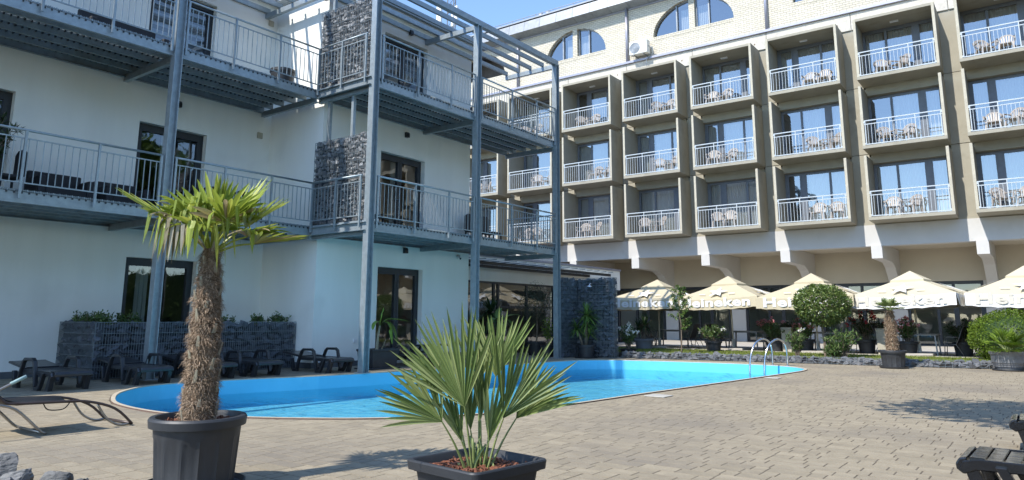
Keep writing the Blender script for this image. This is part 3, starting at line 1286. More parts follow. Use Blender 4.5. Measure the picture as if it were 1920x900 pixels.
m.box(XL, XR, WALLY + 7, WALLY + 7.2, 0, 17.6)
m.build('end_walls', 'cream_brick', hotel)

# air conditioner on the brick wall
ac = thing('air_conditioner', 'white outdoor air conditioning unit on the brick attic wall', 'air conditioner', (-14.75, PIER - .3, 13.72))
m = MB()
m.box(-15.22, -14.28, PIER - .52, PIER - .16, 13.84, 14.50)
m.build('casing', 'ac_white', ac, bevel=.025, seg=2)
m = MB()
m.lathe([(.05, 0), (.27, 0.0), (.27, .02), (.0, .03)], 24)
for q in range(1, 5):
    m.lathe([(.05 * q + .02, .03), (.05 * q + .03, .035), (.05 * q + .035, .03)], 24)
fan = MB()
fan.v = [(-14.92 + p[0], PIER - .52 - p[2], 14.17 + p[1]) for p in m.v]
fan.f, fan.mi = m.f, m.mi
fan.build('fan_grille', 'gutter_metal', ac)
for x in (-15.0, -14.5):
    m = MB()
    m.bar((x, PIER - .5, 13.82), (x, PIER + .02, 13.82), .04, .03)
    m.bar((x, PIER, 13.82), (x, PIER, 13.60), .04, .03)
    m.build('bracket', 'gutter_metal', ac)
m = MB()
m.tube([(-14.28, PIER - .3, 14.2), (-14.12, PIER - .25, 14.1), (-14.15, PIER - .15, 13.8), (-14.45, PIER - .2, 13.6), (-14.5, PIER - .2, 13.3), (-14.3, PIER - .12, 13.05)], .025, 6)
m.build('hose', 'gutter_metal', ac, smooth=True)

# antenna mast on the hotel roof
an = thing('antenna_mast', 'lattice antenna mast with tall white panels on the far roof', 'antenna', (-30.9, 34.5, 17.0))
m = MB()
for dx, dy in ((-.28, -.2), (.28, -.2), (0, .3)):
    m.tube([(-30.9 + dx, 34.5 + dy, 16.9), (-30.9 + dx, 34.5 + dy, 24.5)], .04, 6)
for k in range(14):
    z = 17.3 + k * .5
    m.bar((-31.18, 34.3, z), (-30.62, 34.3, z + .45), .03, .03)
    m.bar((-30.62, 34.3, z), (-30.9, 34.8, z + .45), .03, .03)
    m.bar((-31.18, 34.3, z), (-30.62, 34.3, z), .03, .03)
m.build('mast', 'chair_steel', an)
for x, z0, z1, wd in ((-31.75, 20.9, 24.0, .42), (-30.18, 20.7, 22.0, .26), (-30.5, 20.6, 21.8, .2)):
    m = MB()
    m.box(x - wd / 2, x + wd / 2, 34.0, 34.2, z0, z1)
    m.build('panel', 'white_paint', an, bevel=.04, seg=2)
    m = MB()
    m.bar((x, 34.2, (z0 + z1) / 2), (-30.9, 34.4, (z0 + z1) / 2), .05, .05)
    m.build('arm', 'chair_steel', an)

# ------------------------------------------------------------------ WHITE BUILDING
XP, XW, XA, XLK = -12.06, -14.10, -16.31, -14.00
YC, YEND = 11.0, 16.70
DK = [3.35, 6.75]
WTOP = 9.62
wb = thing('white_building', 'white plastered three-storey house with dark glazed doors', 'house', (-18, 10, 0))


def wall_grid(m, const, u0, u1, z0, z1, opens, th, axis='x'):
    """A wall slab with real openings (u along Y when axis is x). Front at const, body behind it."""
    us = sorted({u0, u1, *[q for o in opens for q in o[:2]]})
    zs = sorted({z0, z1, *[q for o in opens for q in o[2:]]})
    for a, b in zip(us[:-1], us[1:]):
        run = None
        for c, d in zip(zs[:-1], zs[1:]):
            mid = ((a + b) / 2, (c + d) / 2)
            hole = any(o[0] < mid[0] < o[1] and o[2] < mid[1] < o[3] for o in opens)
            if not hole:
                run = (run[0], d) if run else (c, d)
            if (hole or d == zs[-1]) and run:
                m.box(const - th, const, a, b, run[0], run[1])
                run = None


OPA = [(7.57, 9.22, DK[0] + .02, 5.62), (7.57, 9.22, 0.06, 2.50), (7.57, 9.22, DK[1] + .02, 9.02), (3.45, 5.09, DK[0] + .02, 5.66), (3.45, 5.09, DK[1] + .02, 9.02)]
OPB = [(12.97, 14.68, DK[0] + .02, 5.65), (13.0, 14.70, 0.06, 2.52), (12.97, 14.68, DK[1] + .02, 9.06)]
m = MB()
wall_grid(m, XA, -4.0, YC + .25, 0.0, WTOP, OPA, .30)
m.build('wall', 'plaster', wb, fix=False)
m = MB()
m.box(XA - .02, XW - .30, YC, YC + .25, 0.0, WTOP)
m.build('wall', 'plaster', wb)
m = MB()
wall_grid(m, XW, YC, YEND, 0.0, WTOP, OPB, .30)
m.build('wall', 'plaster', wb, fix=False)
m = MB()
m.box(-28, XW - .30, YEND - .3, YEND, 0, WTOP)
m.box(-28.3, -28, -4, YEND, 0, WTOP)
m.box(-28, XA - .3, -4.3, -4.0, 0, WTOP)
m.build('wall', 'plaster', wb)
m = MB()
m.box(-28, XA + .28, -4.3, YC + .2, WTOP + .003, WTOP + .22)
m.box(-28, XW + .28, YC - .28, YEND + .28, WTOP + .006, WTOP + .22)
m.build('roof_slab', 'white_paint', wb)
m = MB()
m.box(XA + .282, XA + .40, -4.3, YC - .30, WTOP + .06, WTOP + .2)
m.box(XW + .282, XW + .40, YC - .28, YEND + .3, WTOP + .06, WTOP + .2)
m.build('roof_gutter', 'galvanised', wb)
for z in DK:
    m = MB()
    m.box(-27.9, XA - .31, -3.9, YEND - .31, z - .3, z - .02)
    m.box(XA - .3, XW - .31, YC + .26, YEND - .31, z - .3, z - .02)
    m.build('floor', 'interior', wb)
m = MB()
m.box(XA - 4, XA - 3.8, -4, YEND - .3, .05, WTOP)
m.build('partition', 'interior', wb)
m = MB()
m.box(XA, XA + .012, -4, 7.55, -.02, .13)
m.box(XA, XA + .012, 9.24, YC, -.02, .13)
m.box(XW, XW + .012, YC, 12.98, -.02, .13)
m.box(XW, XW + .012, 14.72, YEND, -.02, .13)
m.box(XA, XW + .012, YC - .012, YC, -.02, .13)
m.build('plinth', 'plinth', wb)


def door(xface, y0, y1, z0, z1, blind=None, handle=True, sash_open=False):
    d = bpy.data.objects.new('glazed_door', None)
    COL.objects.link(d)
    d.parent = wb
    ORG[d.name] = ORG[wb.name]
    x = xface - .20
    f = MB()
    f.box(x - .04, x + .04, y0, y0 + .07, z0, z1)
    f.box(x - .04, x + .04, y1 - .07, y1, z0, z1)
    f.box(x - .041, x + .041, y0, y1, z1 - .09, z1)
    f.box(x - .041, x + .041, y0, y1, z0, z0 + .06)
    f.build('frame', 'anthracite', d)
    ym = (y0 + y1) / 2
    for a, b in ((y0 + .07, ym - .005), (ym + .005, y1 - .07)):
        s_ = MB()
        s_.box(x - .03, x + .055, a, a + .075, z0 + .06, z1 - .09)
        s_.box(x - .03, x + .055, b - .075, b, z0 + .06, z1 - .09)
        s_.box(x - .03, x + .054, a + .075, b - .075, z1 - .17, z1 - .09)
        s_.box(x - .03, x + .054, a + .075, b - .075, z0 + .06, z0 + .16)
        s_.build('sash', 'anthracite', d)
        MB().add([(x, a + .07, z0 + .15), (x, b - .07, z0 + .15), (x, b - .07, z1 - .16), (x, a + .07, z1 - .16)], [(0, 1, 2, 3)]).build('pane', 'glass', d, fix=False)
    if handle:
        h = MB()
        h.tube([(x + .055, ym - .05, z0 + 1.05), (x + .1, ym - .05, z0 + 1.05), (x + .1, ym - .17, z0 + 1.05)], .011, 6)
        h.build('handle', 'steel_bright', d)
    if blind == 'zebra':
        bl = MB()
        zz = z1 - .1
        k = 0
        while zz > z0 + .1:
            bl.box(x - .14, x - .13, y0 + .05, y1 - .05, zz - .11, zz, k % 2)
            zz -= .11
            k += 1
        bl.build('blind', ['blind_light', 'blind_dark'], d)
    elif blind:
        n = 10
        c = MB()
        for (a, b) in blind:
            n = int((b - a) / .05)
            pts = [(x - .16 + (.03 if i % 2 else -.03), a + (b - a) * i / n) for i in range(n + 1)]
            c.add([(p[0], p[1], z0 + .03) for p in pts] + [(p[0], p[1], z1 - .05) for p in pts], [(i, i + 1, n + 2 + i, n + 1 + i) for i in range(n)])
        c.build('curtain', 'curtain', d, fix=False)


for o_, bl in zip(OPA, ([(7.6, 7.75), (8.3, 8.5)], [(8.0, 8.25)], 'zebra', [(3.5, 3.8)], 'zebra')):
    door(XA, *o_, blind=bl)
for o_, bl in zip(OPB, ([(13.7, 14.05), (13.0, 13.1)], None, 'zebra')):
    door(XW, *o_, blind=bl)


def sconce(x, y, z, lab):
    t = thing('wall_lamp', lab, 'wall lamp', (x, y, z), 'wall lamps on the white house')
    m = MB()
    m.box(x, x + .02, y - .05, y + .05, z - .07, z + .09)
    m.build('back_plate', 'white_paint', t)
    m = MB()
    m.extrude([(x + .02, z - .05), (x + .13, z - .05), (x + .13, z + .05), (x + .10, z + .10), (x + .02, z + .10)], 'y', y - .055, y + .055)
    m.build('shade', 'camera_dark', t, bevel=.006)


sconce(XW, 13.93, 2.98, 'small black wall lamp above the ground-floor door of the projecting wing')
sconce(XW, 13.86, 6.24, 'small black wall lamp above the middle-floor door of the projecting wing')
sconce(XW, 13.90, 9.30, 'small black wall lamp above the top-floor door under the pergola')
sconce(XA, 8.41, 6.18, 'small black wall lamp beside the tall left post, above the middle-floor door')
for (y, z, lb) in ((10.70, 5.92, 'small beige vent grille on the left wall by the middle-floor corner'), (10.82, 9.1, 'small beige vent grille on the sunlit top-floor corner wall')):
    t = MB().box(XA, XA + .035, y - .1, y + .06, z - .08, z + .08).build('vent_grille', 'pot_beige', None, bevel=.01)
    tag(t, lb, 'vent')
sct = thing('security_camera', 'small round security camera on the wing wall near its end', 'security camera', (XW, 16.2, 2.96))
m = MB()
m.tube([(XW, 16.2, 3.0), (XW + .07, 16.2, 3.0)], .05, 12)
m.build('mount', 'white_paint', sct, smooth=True)
m = MB()
m.tube([(XW + .04, 16.19, 2.98), (XW + .17, 16.12, 2.93)], .04, 12)
m.build('housing', 'white_paint', sct, smooth=True)
m = MB()
m.tube([(XW + .171, 16.12, 2.93), (XW + .176, 16.117, 2.928)], .028, 12)
m.build('lens', 'camera_dark', sct)
t = MB().box(XW, XW + .03, 12.25, 12.36, .56, .66).build('wall_socket', 'white_paint', None, bevel=.008)
tag(t, 'small white outdoor socket low on the wing wall', 'socket')

# low glazed link building between house and hotel
XK = -15.6
lk = thing('link_building', 'low glazed building with flat white fascia between house and hotel', 'pavilion', (XK, 22, 0))
m = MB()
m.box(XK - 6, XK, YEND + .02, 29.2, 2.45, 3.30)
m.build('fascia', 'plaster', lk)
m = MB()
m.box(XK - 6.1, XK + .06, YEND + .02, 29.2, 3.302, 3.38)
m.build('roof_edge', 'flashing', lk)
m = MB()
m.box(XK - 4, XK - 3.8, YEND, 29.2, 0, 2.5)
m.box(XK - 4, XK + .02, YEND + .1, 29.2, -.02, .05)
m.build('interior', 'interior', lk)
m = MB()
ys = [YEND + .05, 18.3, 19.9, 20.15, 21.9, 23.7, 25.5, 27.3, 29.1]
for y in ys:
    m.box(XK - .08, XK - .0, y - .05, y + .05, .05, 2.45)
m.box(XK - .078, XK - .002, ys[0], ys[-1], .05, .15)
m.box(XK - .078, XK - .002, ys[0], ys[-1], 2.38, 2.449)
m.box(XK - .076, XK - .004, ys[3], ys[-1], 1.55, 1.62)
m.build('frame', 'anthracite', lk)
for a, b in zip(ys[:-1], ys[1:]):
    MB().add([(XK - .04, a + .05, .15), (XK - .04, b - .05, .15), (XK - .04, b - .05, 2.38), (XK - .04, a + .05, 2.38)], [(0, 1, 2, 3)]).build('pane', 'glass', lk, fix=False)
m = MB()
m.bar((XK + .1, 17.0, 2.95), (XK + .1, 26.3, 2.95), .06, .10)
m.bar((XK + 1.1, 17.0, 2.95), (XK + 1.1, 26.3, 2.95), .06, .10)
m.build('canopy_rail', 'anthracite', lk)
k = 0
y = 17.1
lv = MB().extrude([(-.21, -.02), (-.21, .01), (.21, .06), (.21, .03)], 'x', .05, 1.25).mesh('canopy_louvre', 'galvanised')
lv2 = [(-.21, -.02)]
while y < 26.4:
    q = piece('canopy_louvre', lv, lk, (XK, y, 3.03))
    y += .56

# ------------------------------------------------------------------ STEEL GALLERY
gal = thing('steel_gallery', 'galvanised steel gallery with grating decks, railings and open pergola top', 'gallery', (-13, 10, 0))


def hpost(x, y, z0, z1):
    m = MB()
    b, t, wb_ = .17, .016, .012
    m.box(x - b / 2, x + b / 2, y - b / 2, y - b / 2 + t, z0, z1)
    m.box(x - b / 2, x + b / 2, y + b / 2 - t, y + b / 2, z0, z1)
    m.box(x - wb_ / 2, x + wb_ / 2, y - b / 2 + t, y + b / 2 - t, z0, z1)
    m.box(x - .14, x + .14, y - .14, y + .14, z0, z0 + .02)
    m.build('post', 'galvanised', gal, fix=False)


PT = 9.30
POSTS = [(XLK, 7.12), (XP, 10.80), (XP, 14.55), (XP, 18.50), (XLK, 2.9)]
for x, y in POSTS:
    hpost(x, y, 0.0, PT - .0)


def channel(m, p, q, h=.19, wd=.07, t=.012, side=1):
    """C-section beam along p-q (top at p.z), open towards side."""
    p, q = Vector(p), Vector(q)
    d = (q - p).normalized()
    a = Vector((-d.y, d.x, 0)) * side
    m.bar(p - Vector((0, 0, h / 2)), q - Vector((0, 0, h / 2)), t, h)
    for z in (-t / 2, -h + t / 2):
        m.bar(p + a * (wd / 2) + Vector((0, 0, z)), q + a * (wd / 2) + Vector((0, 0, z)), wd - t, t)


def deck(x0, x1, y0, y1, z, cross, nj):
    """Deck between wall side x0 and free side x1; joists along Y, cross beams at the given Y."""
    m = MB()
    channel(m, (x1 - .02, y0, z - .045), (x1 - .02, y1, z - .045), side=1)
    m.build('edge_beam', 'galvanised', gal, fix=False)
    m = MB()
    channel(m, (x0 + .06, y0, z - .045), (x0 + .06, y1, z - .045), side=-1)
    m.build('wall_beam', 'galv_dark', gal, fix=False)
    for j in range(nj):
        x = x0 + (x1 - x0) * (j + 1) / (nj + 1)
        m = MB()
        channel(m, (x, y0, z - .045), (x, y1, z - .045), h=.13, wd=.06, side=1)
        m.build('joist', 'galv_dark', gal, fix=False)
    for y in cross:
        m = MB()
        channel(m, (x0 + .02, y, z - .18), (x1 - .0, y, z - .18), h=.14, wd=.09, side=1)
        m.build('cross_beam', 'galvanised', gal, fix=False)
    cl = MB()  # clips coloured near black to stand in for their shadows on the joists
    nc = int((y1 - y0) / .115)
    for j in range(nj + 2):
        x = x0 + .05 + (x1 - x0 - .09) * j / (nj + 1)
        for i in range(nc):
            y = y0 + .05 + i * .115
            cl.box(x - .045, x + .045, y - .012, y + .012, z - .075, z - .041)
    co = cl.build('grating_clip_shade', 'anthracite', gal, fix=False)
    co['kind'] = 'stuff'
    g = MB()
    n = int((y1 - y0) / .034)
    for i in range(n + 1):
        y = y0 + (y1 - y0) * i / n
        th = .006 if i % 3 else .018
        g.box(x0 + .03, x1 + .005, y - th / 2, y + th / 2, z - .04, z - (.004 if i % 3 else 0))
    for j in range(18):
        x = x0 + .05 + (x1 - x0 - .07) * j / 17
        g.box(x - .0025, x + .0025, y0, y1, z - .03, z - .008)
    g.build('grating', 'galvanised', gal, fix=False)


for z in DK:
    deck(XA, XLK, -1.5, YC - .28, z, [7.12, YC - .31, 2.9], 4)
    deck(XW, XP, YC - .28, 18.58, z, [10.80 + .02, 14.55, 18.5], 4)
    m = MB()
    channel(m, (XLK, YC - .28, z - .045), (XP, YC - .28, z - .045), side=-1)
    m.build('edge_beam', 'galvanised', gal, fix=False)

BALU = MB().box(-.007, .007, -.007, .007, 0, .77).mesh('baluster', 'galvanised', fix=False)
RPOST = MB().box(-.02, .02, -.02, .02, -.17, 1.02).mesh('rail_post', 'galvanised', fix=False)


def railing(p, q, posts, zdeck, off):
    """Railing along p-q (2-D) with posts at the given fractions; off = outward vector."""
    p, q, off = Vector((*p, zdeck)), Vector((*q, zdeck)), Vector((*off, 0))
    r_ = bpy.data.objects.new('railing', None)
    COL.objects.link(r_)
    r_.parent = gal
    ORG[r_.name] = ORG[gal.name]
    L_ = (q - p).length
    rot = (0, 0, math.atan2((q - p).y, (q - p).x))
    base_p, base_q = p + off * .045, q + off * .045
    up = lambda v_, z: v_ + Vector((0, 0, z))
    m = MB()
    m.tube([up(base_p, 1.03), up(base_q, 1.03)], .023, 8)
    m.build('handrail', 'galvanised', r_, smooth=True)
    for z in (.885, .105):
        m = MB()
        m.bar(up(base_p, z), up(base_q, z), .022, .022)
        m.build('rail_bar', 'galvanised', r_, fix=False)
    for f in posts:
        piece('rail_post', RPOST, r_, base_p + (base_q - base_p) * f + off * .008, rot)
    n = max(2, round(L_ / .118))
    for i in range(1, n):
        f = i / n
        if min(abs(f - g) * L_ for g in posts) < .03:
            continue
        piece('baluster', BALU, r_, up(base_p + (base_q - base_p) * f, .11), rot)


for z in DK:
    ox = (1, 0)
    Y0 = 2.3
    railing((XLK, Y0), (XLK, 7.00), [(q - Y0) / (7.0 - Y0) for q in (2.34, 3.4, 4.59, 5.80, 6.97)], z, ox)
    railing((XLK, 7.24), (XLK, YC - .29), [(q - 7.24) / (YC - .29 - 7.24) for q in (7.27, 8.37, 9.53, YC - .31)], z, ox)
    railing((XLK + .05, YC - .29), (XP - .13, YC - .29), [.01, .5, .98], z, (0, -1))
    railing((XP, 10.96), (XP, 14.42), [(q - 10.96) / 3.46 for q in (10.98, 12.2, 13.43, 14.40)], z, ox)
    railing((XP, 14.68), (XP, 18.40), [(q - 14.68) / 3.72 for q in (14.70, 16.1, 17.36, 18.38)], z, ox)
    railing((XP - .05, 18.55), (XW + .05, 18.55), [.02, .5, .98], z, (0, 1))


def pergola(x0, x1, y0, y1, cross, nb):
    m = MB()
    m.bar((x1, y0, PT + .04), (x1, y1, PT + .04), .15, .16)
    m.build('pergola_beam', 'galvanised', gal, fix=False)
    for y in cross:
        m = MB()
        channel(m, (x0, y, PT + .02), (x1, y, PT + .02), h=.14, wd=.10, side=1)
        m.build('pergola_cross_beam', 'galvanised', gal, fix=False)
    for j in range(nb):
        x = x0 + .06 + (x1 - x0 - .06) * j / nb
        m = MB()
        channel(m, (x, y0, PT + .17), (x, y1, PT + .17), h=.13, wd=.07, side=1)
        m.build('pergola_slat', 'galvanised', gal, fix=False)


pergola(XA, XLK, -1.5, YC - .28, [7.12, 10.62, 2.9], 4)
pergola(XW, XP, YC - .28, 18.56, [10.80, 14.55, 18.5], 4)

# gabion privacy panels on the two decks
for z, lb, h in ((DK[0], 'grey stone gabion screen on the middle deck, half in shade', 2.04), (DK[1], 'sunlit grey stone gabion screen on the top deck', 2.02)):
    t = thing('gabion_screen', lb, 'gabion', (-13.1, YC - .05, z), 'gabion screens on the decks')
    x0, x1 = XLK - .08, XP - .14
    m = MB()
    m.box(x0 + .02, x1 - .02, YC - .17, YC - .03, z + .0, z + h - .03)
    m.build('core', 'gabion_core', t)
    gabion_face(t, (x0, YC - .21, z + .01), (1, 0, 0), h, x1 - x0, .2, .14, SLATEL, 11 + int(z), nrm=(0, -1, 0), wstep=.06, hstep=.2)
    for x in (-13.73, -12.86):
        m = MB()
        m.box(x - .04, x + .04, YC - .14, YC - .06, z + h - .05, z + 3.18 if z == DK[0] else PT)
        m.build('support_post', 'galvanised', t)

# gabion planter in front of the left wing
pl = thing('gabion_planter', 'long dark gabion planter with low shrubs against the left wall', 'planter', (-15.3, 9, 0))
PX = -14.70
PY0, PY1 = 6.38, 10.94
m = MB()
m.box(XA + .05, PX - .10, PY0 + .06, PY1, 0, 1.0)
m.build('core', 'gabion_core', pl)
gabion_face(pl, (PX, PY0, 0.02), (0, 1, 0), 1.06, PY1 - PY0 + .02, .2, .175, SLATE, 21, nrm=(1, 0, 0), wstep=.05, hstep=.21)
gabion_face(pl, (XA + .02, PY0, 0.02), (1, 0, 0), 1.06, PX - XA - .02, .2, .18, SLATE, 22, nrm=(0, -1, 0), wstep=.05, hstep=.21)

# gabion shower wall by the last post
gs = thing('gabion_shower_wall', 'tall dark gabion corner wall beside the last steel post', 'gabion wall', (-11.4, 19.7, 0))
m = MB()
m.box(-12.3, -12.12, 18.78, 19.9, 0, 2.40)
m.box(-12.3, -10.80, 19.72, 19.9, 0, 2.401)
m.build('core', 'gabion_core', gs)
gabion_face(gs, (-12.06, 18.74, .02), (0, 1, 0), 2.42, .93, .2, .175, SLATE, 31, nrm=(1, 0, 0), wstep=.05, hstep=.24)
gabion_face(gs, (-12.04, 19.64, .02), (1, 0, 0), 2.42, 1.29, .2, .175, SLATE, 32, nrm=(0, -1, 0), wstep=.05, hstep=.24)
gabion_face(gs, (-10.75, 19.64, .02), (0, 1, 0), 2.42, .26, .2, .17, SLATE, 33, nrm=(1, 0, 0), wstep=.05, hstep=.24)
m = MB()
m.tube([(-11.35, 19.62, 2.25), (-11.35, 19.3, 2.25), (-11.35, 19.25, 2.2)], .014, 8)
m.lathe([(.02, .05), (.09, .02), (.09, 0), (0, 0)], 16, (-11.35, 19.25, 2.15))
m.build('shower_head', 'steel_bright', gs, smooth=True)


# ------------------------------------------------------------------ UMBRELLAS
def text_mesh(body, size, matname, bold=0.012):
    cu = bpy.data.curves.new('lettering', 'FONT')
    cu.body = body
    cu.size = size
    cu.offset = bold
    cu.extrude = 0.001
    cu.align_x = 'CENTER'
    cu.resolution_u = 3
    cu.space_character = 1.06
    o = bpy.data.objects.new('tmp_text', cu)
    COL.objects.link(o)
    dg = bpy.context.evaluated_depsgraph_get()
    dg.update()
    me = bpy.data.meshes.new_from_object(o.evaluated_get(dg))
    bpy.data.objects.remove(o)
    me.materials.clear()
    me.materials.append(MATS[matname])
    me.name = 'lettering'
    return me


def star_mesh(r):
    m = MB()
    pts = []
    for k in range(10):
        a = math.pi / 2 + k * math.pi / 5
        q = r if k % 2 == 0 else r * .42
        pts.append((q * math.cos(a), q * math.sin(a)))
    m.extrude(pts, 'z', 0, .002)
    return m.mesh('star_print', 'canvas_white')


def make_umbrella():
    t = lthing('parasol')
    W, ZE, ZV, ZT = 1.46, 1.78, 1.44, 2.42
    m = MB()
    m.tube([(0, 0, 0), (0, 0, ZT + .02)], .03, 12)
    m.build('pole', 'pole_cream', t, smooth=True)
    m = MB()
    m.box(-.45, .45, -.45, .45, 0, .06)
    m.lathe([(.06, .06), (.06, .35)], 12, close=True)
    m.build('base', 'terrace', t, bevel=.01)
    # canopy: four sagging sectors
    m = MB()
    vw = .46
    zv = ZT - (ZT - ZE) * (vw / W) * 1.0
    nn, nr = 10, 6
    rg = random.Random(4)
    for side in range(4):
        ca, sa = math.cos(side * math.pi / 2), math.sin(side * math.pi / 2)
        vs_ = []
        for r_ in range(nr + 1):
            f = vw * .8 / W + (1 - vw * .8 / W) * r_ / nr
            for k in range(nn + 1):
                u = -1 + 2 * k / nn
                x, y = u * W * f, -W * f
                sag = .07 * (1 - u * u) * f * f + .03 * math.sin(math.pi * f)
                z = ZT - (ZT - ZE) * f - sag
                vs_.append((x * ca - y * sa, x * sa + y * ca, z))
        m.add(vs_, [(r_ * (nn + 1) + k, r_ * (nn + 1) + k + 1, (r_ + 1) * (nn + 1) + k + 1, (r_ + 1) * (nn + 1) + k) for r_ in range(nr) for k in range(nn)])
    c = m.build('canopy', 'canvas', t, smooth=True, fix=False)
    # valance, one flap per side
    for side in range(4):
        ca, sa = math.cos(side * math.pi / 2), math.sin(side * math.pi / 2)
        v = MB()
        vs_ = []
        for r_ in range(3):
            for k in range(nn * 2 + 1):
                u = -1 + k / nn
                x = u * W
                y = -W - .012 * math.sin(k * 1.7 + side) * r_ - .02 * r_
                z = ZE - .07 * (1 - u * u) - (ZE - ZV) * r_ / 2 + (.012 * math.sin(k * 2.1) if r_ == 2 else 0)
                vs_.append((x * ca - y * sa, x * sa + y * ca, z))
        w_ = nn * 2 + 1
        v.add(vs_, [(r_ * w_ + k, r_ * w_ + k + 1, (r_ + 1) * w_ + k + 1, (r_ + 1) * w_ + k) for r_ in range(2) for k in range(w_ - 1)])
        v.build('valance', 'canvas', c, smooth=True, fix=False)
    v = MB()
    vs_ = [(0, 0, ZT + .12)] + [(sx * vw, sy * vw, zv + .03) for sx, sy in ((-1, -1), (1, -1), (1, 1), (-1, 1))] + [(sx * vw, sy * vw, zv - .03) for sx, sy in ((-1, -1), (1, -1), (1, 1), (-1, 1))]
    v.add(vs_, [(0, 1, 2), (0, 2, 3), (0, 3, 4), (0, 4, 1), (1, 5, 6, 2), (2, 6, 7, 3), (3, 7, 8, 4), (4, 8, 5, 1)])
    v.build('vent_cap', 'canvas', c, fix=False)
    for k in range(8):
        a = k * math.pi / 4
        e = W * (1.0 if k % 2 == 0 else 1.38)
        rb = MB()
        rb.bar((.03 * math.cos(a), .03 * math.sin(a), ZT - .06), (e * math.cos(a), e * math.sin(a), ZE - .09 + (.05 if k % 2 else -.01)), .02, .03)
        r_o = rb.build('rib', 'pole_cream', t, fix=False)
        st = MB()
        st.bar((.03 * math.cos(a), .03 * math.sin(a), ZE - .1), (e * .5 * math.cos(a), e * .5 * math.sin(a), (ZT + ZE) / 2 - .1), .015, .02)
        st.build('strut', 'pole_cream', r_o, fix=False)
    slope = math.atan2(ZT - ZE, W)
    for side in range(4):
        az = side * math.pi / 2
        rotz = Matrix.Rotation(az, 4, 'Z')
        q = bpy.data.objects.new('lettering', TXT)
        COL.objects.link(q)
        q.parent = c
        q.matrix_basis = rotz @ Matrix.Translation((0, -W - .052, ZV + .045)) @ Matrix.Rotation(R(86), 4, 'X')
        q = bpy.data.objects.new('star_print', STAR)
        COL.objects.link(q)
        q.parent = c
        f = .76
        nrm_off = .012
        q.matrix_basis = rotz @ Matrix.Translation((0, -W * f, ZT - (ZT - ZE) * f + .02)) @ Matrix.Rotation(slope, 4, 'X') @ Matrix.Translation((0, 0, nrm_off)) @ Matrix.Diagonal((1.15, 1.35, 1, 1))
        for sx in (-.52, .52):
            q = bpy.data.objects.new('small_print', SMALL)
            COL.objects.link(q)
            q.parent = c
            q.matrix_basis = rotz @ Matrix.Translation((sx, -W * .82, ZT - (ZT - ZE) * .82 + .0)) @ Matrix.Rotation(slope, 4, 'X') @ Matrix.Translation((0, 0, .012))
    return t


TXT = text_mesh('Heineken', .40, 'canvas_white', bold=.014)
# condense the lettering to the width of the flap
_xs = [v_.co.x for v_ in TXT.vertices]
_k = 2.45 / (max(_xs) - min(_xs))
for v_ in TXT.vertices:
    v_.co.x *= _k
STAR = star_mesh(.30)
SMALL = MB().box(-.11, .11, -.02, .02, 0, .002).mesh('small_print', 'canvas_white')
U0 = make_umbrella()
UX = [-11.78, -8.97, -6.17, -3.27, -0.46]
ULAB = ['cream parasol nearest the gabion wall, partly behind it', 'cream parasol above the slender young tree', 'cream parasol behind the round clipped tree',
        'cream parasol with its pole between tables, behind the potted trunk palm', 'cream parasol at the right edge above the clipped dome bush']
rgb0 = random.Random(9)
UM = [U0] + [copy_tree(U0) for _ in range(4)]
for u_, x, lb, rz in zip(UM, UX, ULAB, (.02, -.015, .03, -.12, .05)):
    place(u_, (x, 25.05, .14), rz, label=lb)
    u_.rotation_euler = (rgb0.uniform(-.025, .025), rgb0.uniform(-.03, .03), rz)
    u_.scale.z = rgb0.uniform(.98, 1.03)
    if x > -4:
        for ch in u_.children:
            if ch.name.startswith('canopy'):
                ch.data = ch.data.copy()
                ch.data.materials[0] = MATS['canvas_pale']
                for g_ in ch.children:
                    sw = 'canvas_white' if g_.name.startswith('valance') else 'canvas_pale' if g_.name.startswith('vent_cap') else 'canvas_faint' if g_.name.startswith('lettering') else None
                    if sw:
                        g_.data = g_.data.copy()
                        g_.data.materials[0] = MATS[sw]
    u_['category'] = 'parasol'
    u_['group'] = 'parasols on the terrace'


# ------------------------------------------------------------------ TERRACE TABLES AND CHAIRS
def make_table():
    t = lthing('terrace_table')
    m = MB()
    m.box(-.62, .62, -.42, .42, .69, .72)
    m.build('table_top', 'tabletop', t, bevel=.006)
    m = MB()
    m.box(-.56, .56, -.36, .36, .655, .69)
    m.build('apron', 'chair_steel', t)
    for sx in (-1, 1):
        for sy in (-1, 1):
            m = MB()
            m.bar((sx * .54, sy * .35, .67), (sx * .58, sy * .38, 0), .045, .045)
            m.build('leg', 'chair_steel', t)
    return t


def make_sling_chair():
    t = lthing('terrace_chair')
    for sy in (-1, 1):
        y = sy * .26
        m = MB()
        m.tube([(.24, y, 0), (.21, y, .40), (.19, y, .62), (-.12, y, .63), (-.2, y, .60)], .013, 6)
        m.tube([(-.32, y, 0), (-.12, y, .38), (.23, y, .41)], .013, 6)
        m.tube([(-.12, y, .38), (-.22, y, .62), (-.36, y, .98)], .013, 6)
        m.build('side_frame', 'chair_steel', t, smooth=True)
    m = MB()
    m.tube([(-.36, -.26, .98), (-.37, 0, .985), (-.36, .26, .98)], .013, 6)
    m.tube([(.24, -.26, .1), (.24, .26, .1)], .01, 6)
    m.build('cross_rail', 'chair_steel', t)
    m = MB()
    pts = [(.23, .415), (.05, .385), (-.11, .385), (-.16, .5), (-.25, .72), (-.355, .97)]
    vs_ = [(p[0], -.25, p[1]) for p in pts] + [(p[0], .25, p[1]) for p in pts] + [(p[0] - .01, -.25, p[1] - .012) for p in pts] + [(p[0] - .01, .25, p[1] - .012) for p in pts]
    n = len(pts)
    fs = [(i, i + 1, n + i + 1, n + i) for i in range(n - 1)] + [(2 * n + i, 3 * n + i, 3 * n + i + 1, 2 * n + i + 1) for i in range(n - 1)]
    m.add(vs_, fs)
    m.build('sling', 'sling', t, fix=False)
    return t


